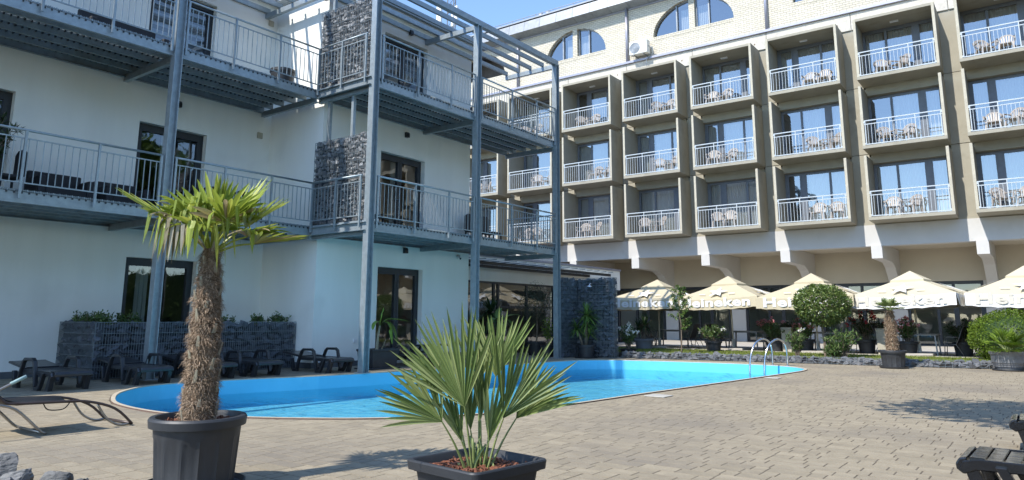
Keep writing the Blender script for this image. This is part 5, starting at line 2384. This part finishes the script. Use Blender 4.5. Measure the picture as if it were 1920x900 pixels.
for i, (hr, hf, hz, rl, ns, spd, lean, tl, dr, br) in enumerate(FAN):
    b0 = rel(SQ, br * 1.2, hf * .3, .31)
    hub = rel(SQ, hr, hf, hz)
    la = R(lean)
    fd = _rt * math.sin(la) + Vector((0, 0, 1)) * math.cos(la) + _fh * tl
    fan_leaf(b0, hub, -_fh + _rt * (-.25 if i % 2 else .2) + Vector((0, 0, .2)), rl, ns, spd, dr, 200 + i, wseg=.0108, parent=fp, matn='leaf_fan', pet='leaf_fan', fold=.22, stiff=.75, pr=.0055, split=.5, fdir=fd)
rg = random.Random(14)
m = MB()
for _ in range(60):
    p = rel(SQ, rg.gauss(0, .05), rg.gauss(0, .04), .33)
    leaf_quad(m, p, rdir(rg, 1.2), rdir(rg), rg.uniform(.02, .05), .015)
m.build('basal_growth', 'leaf_fan', fp, fix=False)
for i in range(9):
    p = rel(SQ, rg.gauss(0, .035), rg.gauss(0, .03), .31)
    q = MB()
    q.tube(smooth_path([p, p + Vector((rg.uniform(-.02, .02), rg.uniform(-.02, .02), .06)), p + Vector((rg.uniform(-.05, .05), rg.uniform(-.05, .05), rg.uniform(.1, .2)))], 2), [.012, .011, .01, .008, .006], 6)
    q.build('stem', 'leaf_fan', fp, fix=False, smooth=True)

# ------------------------------------------------------------------ POOL LADDER AND LIDS
ld = thing('pool_ladder', 'polished steel pool ladder handrails at the far pool corner', 'ladder', (-5.4, 18.2, 0))
for k, dxy in enumerate(((0.0, 0.0), (.36, -.42))):
    A_ = Vector(((-6.29, 18.75, 0), (-5.90, 18.68, 0))[k])
    B_ = Vector(((-5.98, 19.52, 0), (-5.58, 19.44, 0))[k])
    dv = (A_ - B_).normalized()
    path = [B_, B_ + Vector((0, 0, .40)), B_ + dv * .10 + Vector((0, 0, .60)), B_ + dv * .34 + Vector((0, 0, .68)), A_ - dv * .18 + Vector((0, 0, .55)), A_ + Vector((0, 0, .25)), A_ + dv * .06 + Vector((0, 0, -.1)), A_ + dv * .06 + Vector((0, 0, -.49))]
    m = MB()
    m.tube(smooth_path(path, 5), .025, 12)
    m.build('handrail', 'steel_bright', ld, smooth=True)
    m = MB()
    m.lathe([(.0, .012), (.06, .012), (.065, .0)], 20, tuple(B_ + Vector((0, 0, .001))))
    m.build('base_flange', 'steel_bright', ld, smooth=True)
for z in (-.30, -.42):
    m = MB()
    m.bar((-6.31, 18.69, z), (-5.92, 18.62, z), .08, .03)
    m.build('step', 'steel_bright', ld)
lid = MB()
lid.box(-5.20, -4.86, 10.43, 10.77, .003, .016)
lid.build('skimmer_lid', 'lid_white', pool, bevel=.004)
lid = MB()
lid.box(-4.82, -4.55, 15.12, 15.4, .003, .014)
lid.build('skimmer_lid', 'lid_white', pool, bevel=.004)
sk = MB()
sk.box(-5.62, -5.545, 9.75, 10.1, -.24, -.12)
sk.build('skimmer_mouth', 'lid_white', pool)

# ------------------------------------------------------------------ PLANTS ON THE LAWN
rt = thing('round_tree', 'clipped ball-headed laurel tree on the lawn', 'tree', (-5.28, 22.1, LZ))
m = MB()
m.tube(smooth_path([(-5.28, 22.1, LZ - .02), (-5.27, 22.1, .5), (-5.3, 22.08, 1.0), (-5.27, 22.1, 1.35)], 4), .035, 8)
for k in range(7):
    a = k * .9
    m.tube([(-5.27, 22.1, 1.0 + k * .03), (-5.27 + .5 * math.cos(a), 22.1 + .5 * math.sin(a), 1.5 + .1 * (k % 3))], [.02, .006], 5)
m.build('trunk', 'trunk_wood', rt, smooth=True)
ball_crown((-5.27, 22.1, 1.60), (.77, .74, .58), 6500, .085, .042, 3, rough=.10, inner=.6).build('crown', 'leaf_laurel', rt, fix=False)

yt = thing('young_tree', 'slender young tree with drooping leaves on the lawn', 'tree', (-9.49, 21.75, LZ))
m = MB()
m.tube(smooth_path([(-9.49, 21.75, LZ - .02), (-9.47, 21.75, .9), (-9.52, 21.72, 1.6), (-9.42, 21.75, 2.3)], 5), [.022 - .017 * k / 15 for k in range(16)], 6)
rg = random.Random(22)
brs = []
for k in range(26):
    z = .85 + 1.35 * k / 26
    a = rg.uniform(0, 6.28)
    l = .34 * (1 - abs(z - 1.35) / 1.4) + .06
    p0 = Vector((-9.49, 21.75, z))
    p1 = p0 + Vector((math.cos(a) * l, math.sin(a) * l, l * .5))
    m.tube([p0, p1], [.008, .003], 4)
    brs.append((p0, p1))
m.build('trunk', 'trunk_wood', yt, smooth=True)
m = MB()
for p0, p1 in brs:
    for _ in range(34):
        p = p0.lerp(p1, rg.uniform(.25, 1.05)) + rdir(rg) * .03
        leaf_quad(m, p, (rdir(rg) * .7 + Vector((0, 0, -.6))).normalized(), rdir(rg, .5), rg.uniform(.07, .13), .034)
m.build('crown', 'leaf_tree', yt, fix=False)

db = thing('dome_bush', 'large clipped bright green dome bush at the right edge', 'bush', (-.80, 23.7, LZ))
ball_crown((-.80, 23.7, .72), (1.10, 1.0, .74), 15000, .055, .022, 6, rough=.07, inner=.78, facing=.3).build('foliage', 'leaf_box', db, fix=False)
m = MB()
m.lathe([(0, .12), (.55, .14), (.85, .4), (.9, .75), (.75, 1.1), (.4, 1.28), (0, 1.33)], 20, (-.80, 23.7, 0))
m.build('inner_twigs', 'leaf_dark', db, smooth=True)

for i, (x, y, h, rx, lb) in enumerate(((-6.02, 22.05, .80, .30, 'upright oleander shrub left of the clipped ball tree trunk'), (-4.72, 21.75, .95, .50, 'spreading oleander shrub leaning over the kerb'),
                                       (-4.95, 21.55, .42, .30, 'low dense oleander tuft in front of the leaning shrub'))):
    t = thing('oleander_shrub', lb, 'shrub', (x, y, LZ), 'oleander shrubs on the lawn')
    shrub(t, (x, y, LZ), rx, h, 22 if i else 14, 30, .15, .032, 50 + i, 'leaf_oleander')
    if i == 0:
        shrub(t, (x, y, LZ), rx * .8, h * 1.2, 5, 12, .12, .03, 59, 'leaf_oleander', flowers=('flower_white', .5))

# palm with trunk in a black tub, and the grey-potted dwarf palm
tp = thing('potted_palm', 'small trunk palm in a black ribbed tub at the lawn kerb', 'palm', (-3.25, 20.30, 0))
TP = Vector((-3.25, 20.30, 0))
ribbed_pot(tp, tuple(TP), .25, .29, .44, ribs=16)
palm_trunk(tp, TP, .38, 1.42, [(0, .13), (.3, .125), (.7, .11), (1, .07)], 8, 2600, fl=(.04, .10), fw=.0035, boots=14)
for i in range(15):
    a = i * 2.4
    e = R((68, 40, 18)[i % 3])
    d = Vector((math.cos(a) * math.cos(e), math.sin(a) * math.cos(e), math.sin(e)))
    b0 = TP + Vector((0, 0, 1.40))
    fan_leaf(b0, b0 + d * .17, Vector((0, 0, 1)) + Vector((.01, 0, 0)), .27, 15, 2.6, .35, 300 + i, wseg=.013, parent=tp, matn='leaf_fan', pet='leaf_fan', fold=.3, stiff=.4)
gp_ = thing('potted_palm', 'bushy dwarf palm in a glossy grey pot at the right edge', 'palm', (-.92, 21.15, 0))
GP = Vector((-.92, 21.15, 0))
m = MB()
m.lathe([(.24, 0), (.27, .03), (.32, .18), (.335, .19), (.35, .38), (.375, .385), (.385, .45), (.36, .455), (.34, .44), (.32, .36)], 40, tuple(GP))
for z in (.1, .15, .24, .29):
    r_ = .27 + (.35 - .27) * z / .38
    m.lathe([(r_ + .0, z - .012), (r_ + .016, z), (r_ + .0, z + .012)], 40, tuple(GP))
m.build('pot', 'pot_grey', gp_, smooth=True, autosmooth=35)
m = MB()
m.lathe([(0, .01), (.33, .0), (.36, .04), (.33, .03), (0, .03)], 32, tuple(GP + Vector((0, 0, .001))))
m.build('saucer', 'pot_black', gp_, smooth=True)
m = MB()
m.lathe([(0, .40), (.33, .38)], 20, tuple(GP))
m.build('potting_soil', 'trunk_core', gp_)
for i in range(24):
    a = i * 2.4
    e = R((75, 50, 28, 8)[i % 4])
    d = Vector((math.cos(a) * math.cos(e), math.sin(a) * math.cos(e), math.sin(e)))
    b0 = GP + Vector((0, 0, .42))
    fan_leaf(b0, b0 + d * (.22 + .06 * (i % 3)), Vector((0, 0, 1)) + Vector((.01, 0, 0)), .38, 15, 2.5, .25, 340 + i, wseg=.017, parent=gp_, matn='leaf_box' if i % 3 else 'leaf_fan', pet='leaf_fan', fold=.3, stiff=.4)


# ------------------------------------------------------------------ TERRACE POT PLANTS
def tub(parent, x, y, z, rx, h, matn='pot_black'):
    m = MB()
    m.lathe([(rx * .8, 0), (rx * .95, h * .8), (rx * 1.06, h * .82), (rx * 1.08, h), (rx * .95, h), (rx * .92, h * .85), (0, h * .85)], 28, (x, y, z))
    m.build('pot', matn, parent, smooth=True, autosmooth=35)


TZ = .14
for nm, lb, x, y, rx, h, ph, mt_, fl_, sd in (
        ('potted_shrub', 'bushy green shrub in a dark pot between the second and third parasol', -7.45, 24.75, .46, .62, .36, 'leaf_oleander', None, 71),
        ('potted_oleander', 'oleander with white blossoms in a square dark pot by the slender tree', -9.15, 23.6, .50, .62, .34, 'leaf_oleander', ('flower_white', .15), 72),
        ('potted_oleander', 'oleander with pink blossoms behind the second terrace table', -8.2, 26.9, .50, .85, .4, 'leaf_oleander', ('flower_pink', .8), 73),
        ('potted_oleander', 'pink flowering oleander left of the clipped ball tree', -6.55, 25.0, .42, .85, .4, 'leaf_oleander', ('flower_pink', .5), 74),
        ('potted_oleander', 'dark oleander with red blossoms right of the clipped ball tree', -4.75, 25.2, .55, 1.05, .42, 'leaf_dark', ('flower_red', .6), 75),
        ('potted_shrub', 'dark shrub in a low dark pot beside the clipped dome bush', -2.15, 25.3, .48, .75, .40, 'leaf_dark', None, 76),
        ('potted_oleander', 'white flowering oleander right beside the gabion shower wall', -10.95, 20.95, .32, .85, .12, 'leaf_oleander', ('flower_white', .5), 77),
        ('potted_oleander', 'pink flowering oleander just behind the small trunk palm', -3.55, 24.9, .32, .8, .4, 'leaf_oleander', ('flower_pink', .6), 78)):
    zz = TZ if y > 24.4 else LZ
    t = thing(nm, lb, 'potted plant', (x, y, zz), 'potted plants on the terrace')
    tub(t, x, y, zz, .27, ph)
    shrub(t, (x, y, zz + ph * .85), rx, h, 26, 26, .13, .032, sd, mt_, flowers=fl_)
yk = thing('potted_yucca', 'dark yucca in a grey pot in shade behind the white blossoms', 'potted plant', (-11.75, 23.7, LZ), 'potted plants on the terrace')
tub(yk, -11.75, 23.7, LZ, .34, .36, 'pot_grey')
m = MB()
m.tube([(-11.75, 23.7, .4), (-11.7, 23.7, .85)], .05, 8)
m.tube([(-11.75, 23.7, .4), (-11.95, 23.65, .8)], .04, 8)
m.build('stem', 'trunk_wood', yk, smooth=True)
m = MB()
sword_rosette(m, (-11.7, 23.7, .95), 60, .55, .05, 4)
sword_rosette(m, (-11.95, 23.65, .88), 40, .45, .05, 5)
m.build('foliage', 'leaf_dark', yk, fix=False)
for x, y, lb in ((-4.20, 24.75, 'tall beige square planter between ball tree and trunk palm'), (-7.05, 24.75, 'tall beige square planter right of the pool ladder rails')):
    t = thing('beige_planter', lb, 'planter', (x, y, TZ), 'tall beige planters on the terrace')
    square_pot(t, (x, y), [(.14, TZ), (.17, TZ + .72), (.18, TZ + .73), (.18, TZ + .78), (.15, TZ + .78), (.14, TZ + .72)], 0.05, 'pot_beige', rnd=.02)
    m = MB()
    m.add(sq_ring((x, y), .145, TZ + .73, .05, .02), [tuple(range(20))])
    m.build('potting_soil', 'trunk_core', t, fix=False)
    shrub(t, (x, y, TZ + .72), .2, .28, 10, 14, .08, .025, 90 + int(-x), 'leaf_dark')

# ------------------------------------------------------------------ PLANTS BY THE WHITE HOUSE
rg = random.Random(66)
for i, (x0, x1, y0, y1, n, hh, lb) in enumerate(((-16.15, -14.95, 6.5, 6.85, 44, .24, 'low leafy shrub on the left end of the gabion planter'), (-15.25, -14.9, 6.95, 7.4, 20, .24, 'small leafy tuft on the planter before the open door'),
                                        (-15.25, -14.9, 8.75, 9.5, 24, .20, 'leafy tuft on the planter right of the big palm trunk'), (-15.25, -14.9, 9.95, 10.8, 32, .23, 'leafy shrub on the right end of the gabion planter'))):
    t = thing('planter_shrub', lb, 'shrub', ((x0 + x1) / 2, (y0 + y1) / 2, 1.0), 'shrubs on the gabion planter')
    m, st = MB(), MB()
    for k in range(n):
        b0 = Vector((rg.uniform(x0, x1), rg.uniform(y0, y1), 1.0))
        tipp = b0 + Vector((rg.uniform(-.12, .12), rg.uniform(-.18, .18), hh * rg.uniform(.5, 1.15)))
        st.tube([b0, tipp], [.006, .003], 4)
        for _ in range(22):
            p = b0.lerp(tipp, rg.uniform(.2, 1.05)) + rdir(rg) * .04
            leaf_quad(m, p, rdir(rg, .4), rdir(rg, 1), rg.uniform(.045, .08), .035)
    st.build('stem', 'trunk_wood', t, fix=False)
    m.build('foliage', 'leaf_oleander', t, fix=False)

bn = thing('potted_banana', 'banana plant with one bright leaf in a long dark pot', 'potted plant', (-12.95, 12.05, 0))
m = MB()
prof = [(.88, 0), (.9, .03), (1.0, .40), (1.05, .41), (1.06, .46), (.98, .46), (.95, .40)]
vs_, fs = [], []
for s_, z in prof:
    vs_ += [(-12.95 - .27 * s_, 12.05 - .42 * s_, z), (-12.95 + .27 * s_, 12.05 - .42 * s_, z), (-12.95 + .27 * s_, 12.05 + .42 * s_, z), (-12.95 - .27 * s_, 12.05 + .42 * s_, z)]
for i in range(len(prof) - 1):
    for k in range(4):
        fs.append((i * 4 + k, i * 4 + (k + 1) % 4, (i + 1) * 4 + (k + 1) % 4, (i + 1) * 4 + k))
m.add(vs_, fs)
m.build('pot', 'pot_black', bn, bevel=.01)
m = MB()
m.box(-13.2, -12.7, 11.66, 12.44, .36, .40)
m.build('potting_soil', 'trunk_core', bn)
m = MB()
m.box(-13.28, -12.62, 11.6, 12.5, .002, .03)
m.build('saucer', 'pot_black', bn, bevel=.01)
BB = Vector((-12.95, 12.0, .4))
m = MB()
m.tube(smooth_path([BB, BB + Vector((0, .02, .3)), BB + Vector((.02, .05, .6))], 4), [.04, .038, .035, .032, .03, .028, .026, .024, .02], 8)
m.tube(smooth_path([BB + Vector((.05, .1, 0)), BB + Vector((.08, .14, .15)), BB + Vector((.12, .18, .28))], 3), [.02, .018, .016, .014, .012, .01, .008], 6)
m.build('stem', 'leaf_dry', bn, smooth=True)


def banana_leaf(parent, b, pts, wd, matn, seed):
    rg = random.Random(seed)
    path = smooth_path([b] + pts, 5)
    m = MB()
    n = len(path)
    vs_ = []
    for i, p in enumerate(path):
        t = i / (n - 1)
        d = (path[min(n - 1, i + 1)] - path[max(0, i - 1)]).normalized()
        s = d.cross(Vector((0, 0, 1))).normalized() if abs(d.z) < .95 else Vector((0, 1, 0))
        w_ = wd * (0 if t < .18 else math.sin(math.pi * ((t - .18) / .82) ** .8)) + .006
        up = s.cross(d)
        vs_ += [p + s * w_ + up * w_ * .25, p, p - s * w_ + up * w_ * .25]
    m.add(vs_, [(i * 3 + k, i * 3 + k + 1, i * 3 + k + 4, i * 3 + k + 3) for i in range(n - 1) for k in range(2)])
    m.build('leaf', matn, parent, smooth=True, fix=False)


BT = BB + Vector((.02, .05, .58))
banana_leaf(bn, BT, [BT + Vector((.10, .12, .16)), BT + Vector((.2, .42, .16)), BT + Vector((.25, .72, .12))], .075, 'leaf_banana', 1)
banana_leaf(bn, BT, [BT + Vector((.10, .15, .10)), BT + Vector((.15, .32, -.10)), BT + Vector((.18, .45, -.45))], .08, 'leaf_oleander', 2)
banana_leaf(bn, BT, [BT + Vector((.08, .08, .12)), BT + Vector((.14, .22, -.05)), BT + Vector((.16, .28, -.42))], .07, 'leaf_banana', 3)
banana_leaf(bn, BT, [BT + Vector((0, -.05, .12)), BT + Vector((.0, -.18, .05)), BT + Vector((.02, -.24, -.08))], .06, 'leaf_banana', 4)
banana_leaf(bn, BT, [BT + Vector((0, .03, .2)), BT + Vector((0, .08, .36)), BT + Vector((0, .1, .45))], .018, 'leaf_banana', 5)

yc_ = thing('potted_yucca', 'spiky yucca in a black pot in the gabion corner', 'potted plant', (-11.5, 19.25, 0))
tub(yc_, -11.5, 19.25, .02, .27, .38)
m = MB()
m.lathe([(0, .005), (.34, .005), (.36, .04), (0, .02)], 28, (-11.5, 19.25, 0))
m.build('saucer', 'pot_black', yc_)
m = MB()
m.tube([(-11.5, 19.25, .35), (-11.48, 19.25, 1.0), (-11.47, 19.26, 1.3)], [.05, .045, .04], 8)
m.tube([(-11.58, 19.2, .35), (-11.68, 19.15, .7), (-11.74, 19.12, .85)], [.04, .035, .03], 8)
m.build('stem', 'trunk_wood', yc_, smooth=True)
m = MB()
sword_rosette(m, (-11.47, 19.26, 1.28), 110, .52, .042, 14, low=-.9)
sword_rosette(m, (-11.47, 19.26, 1.05), 40, .45, .042, 15, low=-1.0)
sword_rosette(m, (-11.74, 19.12, .88), 60, .42, .04, 16, low=-.8)
sword_rosette(m, (-11.36, 19.22, .72), 26, .32, .035, 17, low=-.6)
m.build('foliage', 'leaf_yucca', yc_, fix=False)

# shaded plants between the last posts
t = thing('tree_fern', 'dark feathery plant in shade behind the third steel post', 'potted plant', (-13.9, 17.6, 0))
tub(t, -13.9, 17.6, .0, .3, .4)
m = MB()
sword_rosette(m, (-13.9, 17.6, 1.35), 46, .8, .10, 24, low=-.2, droop=.7)
m.build('foliage', 'leaf_dark', t, fix=False)
m = MB()
m.tube([(-13.9, 17.6, .35), (-13.88, 17.62, 1.4)], .05, 8)
m.build('stem', 'trunk_wood', t, smooth=True)
t = thing('potted_banana', 'small banana plant right of the third steel post', 'potted plant', (-12.9, 16.6, 0))
tub(t, -12.9, 16.6, 0, .28, .4)
m = MB()
m.tube([(-12.9, 16.6, .3), (-12.88, 16.62, 1.0)], [.045, .03], 8)
m.build('stem', 'leaf_oleander', t, smooth=True)
B2 = Vector((-12.88, 16.62, .98))
for k, pts in enumerate(([(.1, .15, .2), (.2, .5, .3), (.25, .8, .28)], [(.1, .1, .15), (.2, .3, .1), (.25, .45, -.2)], [(0, -.1, .2), (.05, -.35, .15), (.1, -.5, -.1)], [(-.05, .05, .25), (-.1, .2, .45), (-.1, .35, .5)])):
    banana_leaf(t, B2, [B2 + Vector(q) for q in pts], .09, 'leaf_oleander', 30 + k)
t = thing('olive_tree', 'grey-green olive tree in shade before the glazed link building', 'tree', (-13.6, 19.6, 0))
tub(t, -13.6, 19.6, 0, .3, .42)
m = MB()
m.tube(smooth_path([(-13.6, 19.6, .3), (-13.58, 19.62, 1.0), (-13.6, 19.6, 1.5)], 4), .03, 7)
for k in range(9):
    a = k * .7
    m.tube([(-13.6, 19.6, 1.1 + .05 * k), (-13.6 + .4 * math.cos(a), 19.6 + .4 * math.sin(a), 1.6 + .08 * (k % 4))], [.014, .004], 5)
m.build('trunk', 'trunk_wood', t, smooth=True)
ball_crown((-13.6, 19.6, 1.65), (.62, .6, .7), 2600, .07, .016, 9, rough=.35, inner=.2).build('crown', 'leaf_olive', t, fix=False)
t = thing('potted_shrub', 'small light green shrub left of the last steel post', 'potted plant', (-12.75, 19.0, 0))
tub(t, -12.75, 19.0, 0, .22, .35)
shrub(t, (-12.75, 19.0, .3), .24, 1.15, 12, 26, .09, .04, 97, 'leaf_box')

# ------------------------------------------------------------------ FURNITURE ON THE DECKS
def rattan_sofa(name, lab, y0, y1, x, z, cat='sofa', cushion=False, hb=.68):
    t = thing(name, lab, cat, (x, (y0 + y1) / 2, z))
    m = MB()
    m.box(x - .38, x + .36, y0 + .14, y1 - .14, z + .04, z + .34)
    m.build('seat', 'rattan', t, bevel=.02, seg=2)
    m = MB()
    m.box(x - .40, x - .24, y0 + .02, y1 - .02, z + .04, z + hb)
    m.build('backrest', 'rattan', t, bevel=.03, seg=2)
    for a, b in ((y0, y0 + .14), (y1 - .14, y1)):
        m = MB()
        m.box(x - .23, x + .38, a, b, z + .03, z + .52)
        m.build('armrest', 'rattan', t, bevel=.03, seg=2)
    if cushion:
        m = MB()
        m.box(x - .22, x + .34, y0 + .16, y1 - .16, z + .342, z + .44)
        m.build('cushion', 'cushion', t, bevel=.03, seg=2)


def rattan_chair(lab, x, y, z, rz=0.0):
    t = lthing('rattan_chair', lab, 'chair')
    m = MB()
    m.box(-.24, .24, -.24, .24, .36, .42)
    m.build('seat', 'rattan', t, bevel=.015)
    m = MB()
    m.extrude([(-.25, .40), (-.24, .86), (-.12, .93), (.12, .93), (.24, .86), (.25, .40)], 'x', -.27, -.22)
    m.build('backrest', 'rattan', t, bevel=.01)
    for sx in (-.21, .21):
        for sy in (-.21, .21):
            m = MB()
            m.bar((sx, sy, .37), (sx * 1.08, sy * 1.08, 0), .035, .035)
            m.build('leg', 'rattan', t)
    place(t, (x, y, z), rz)


rattan_sofa('rattan_sofa', 'black rattan sofa on the middle deck, left of two', 5.30, 6.32, -15.6, DK[0], cushion=False)
rattan_sofa('rattan_sofa', 'black rattan sofa on the middle deck beside the door', 6.55, 7.45, -15.6, DK[0], hb=.66)
rattan_sofa('rattan_sofa', 'black rattan sofa with pale cushion on the top deck', 5.85, 7.50, -15.5, DK[1], cushion=True, hb=.86)
rattan_chair('dark rattan chair with arched back on the middle deck, above the palm', -15.6, 9.22, DK[0], 0)
rattan_chair('dark rattan chair nearest the corner on the middle deck', -15.6, 10.05, DK[0], .1)
rattan_chair('dark rattan chair with white pad at the left end of the middle deck', -15.3, 4.75, DK[0], R(-90))
rattan_chair('dark chair on the middle deck beside the tall corner post', -13.7, 12.35, DK[0], .2)
rattan_chair('black chair on the middle deck past the house end, left of two', -13.5, 16.3, DK[0], -.2)
rattan_chair('black chair on the middle deck past the house end, right of two', -13.5, 17.05, DK[0], .1)
rattan_chair('black chair on the top deck past the house end', -13.6, 16.6, DK[1], .3)
t = MB()
t.lathe([(.22, 0), (.30, .55), (.32, .55), (.32, .62), (.28, .62), (.26, .5), (0, .5)], 24, (-15.05, 10.4, DK[1]))
tag(t.build('planter_tub', 'pot_black', None, smooth=True, autosmooth=35), 'round black tub on the top deck by the sunlit corner wall', 'tub')
t = thing('potted_oleander', 'tall oleander in a dark pot at the left end of the middle deck', 'potted plant', (-15.6, 4.55, DK[0]))
tub(t, -15.6, 4.45, DK[0], .3, .45)
shrub(t, (-15.6, 4.45, DK[0] + .4), .62, 1.35, 30, 30, .15, .03, 131, 'leaf_dark')


lt = MB()
rg = random.Random(404)
for _ in range(170):
    x, y = rg.uniform(-11, .4), rg.uniform(2.6, 19.5)
    if inside(offset_loop(POOL, .12), x, y) or y > kerb_y(x) - .2:
        continue
    leaf_quad(lt, Vector((x, y, .004 + rg.random() * .006)), Vector((rg.gauss(0, 1), rg.gauss(0, 1), .05)).normalized(), Vector((0, 0, 1)), rg.uniform(.012, .04), rg.uniform(.008, .02))
tag(lt.build('fallen_leaves', 'leaf_dry', fix=False), 'tiny dry leaves scattered over the paving', 'leaf litter', kind='stuff')


# ------------------------------------------------------------------ TREES OUTSIDE THE FRAME (they throw the shadow at right and show in the panes)
def big_tree(lab, base, h, crad, seed, n=2600, cen=None, ls=.30):
    t = thing('broadleaf_tree', lab, 'tree', base, 'trees around the garden')
    b = Vector(base)
    c = Vector(cen) if cen else b + Vector((0, 0, h - crad * .8))
    m = MB()
    m.tube(smooth_path([b, b.lerp(c, .4) + Vector((.1, .1, 0)), c], 4), [.22 - .14 * k / 8 for k in range(9)], 8)
    rg = random.Random(seed)
    for k in range(12):
        d = rdir(rg, .3)
        m.tube([b.lerp(c, rg.uniform(.6, 1)), c + d * crad * .75], [.06, .015], 5)
    m.build('trunk', 'trunk_wood', t, smooth=True)
    mm = MB()
    for k in range(9):
        d = rdir(rg, .2)
        q = ball_crown(c + d * crad * .5, (crad * .62, crad * .62, crad * .5), n // 9, ls, ls * .5, seed * 10 + k, rough=.3, inner=.3)
        mm.add(q.v, q.f)
    mm.build('crown', 'leaf_tree', t, fix=False)


big_tree('broadleaf tree right of the picture whose crown shades the paving', (2.6, 6.2, 0), 8, 1.5, 1, 1700, cen=(-1.9, 6.0, 6.7), ls=.24)
for i, (x, y, h, r_) in enumerate(((14, 3, 14, 4.6), (16, 10.5, 15, 5.0), (15, 18, 14, 4.6), (17, 25, 14, 4.8), (16, -4, 12, 4.2), (17, 33, 14, 4.8))):
    big_tree('broadleaf tree beyond the right picture edge, number %s from the hotel end' % ('five', 'four', 'three', 'two', 'six', 'one')[i], (x, y, 0), h, r_, 11 + i, 6500, ls=.50)
hd = thing('garden_hedge', 'clipped hedge along the far garden side, seen only in the panes', 'hedge', (12.5, 18, 0))
m = MB()
rg = random.Random(91)
for _ in range(16000):
    p = Vector((12.3 + rg.uniform(-.5, .5), rg.uniform(-6, 46), rg.uniform(.05, 4.0)))
    leaf_quad(m, p, rdir(rg), rdir(rg), .26, .15)
m.build('foliage', 'leaf_oleander', hd, fix=False)
m = MB()
m.box(12.0, 12.7, -6, 46, -.03, 3.8)
m.build('twigs', 'leaf_dark', hd)
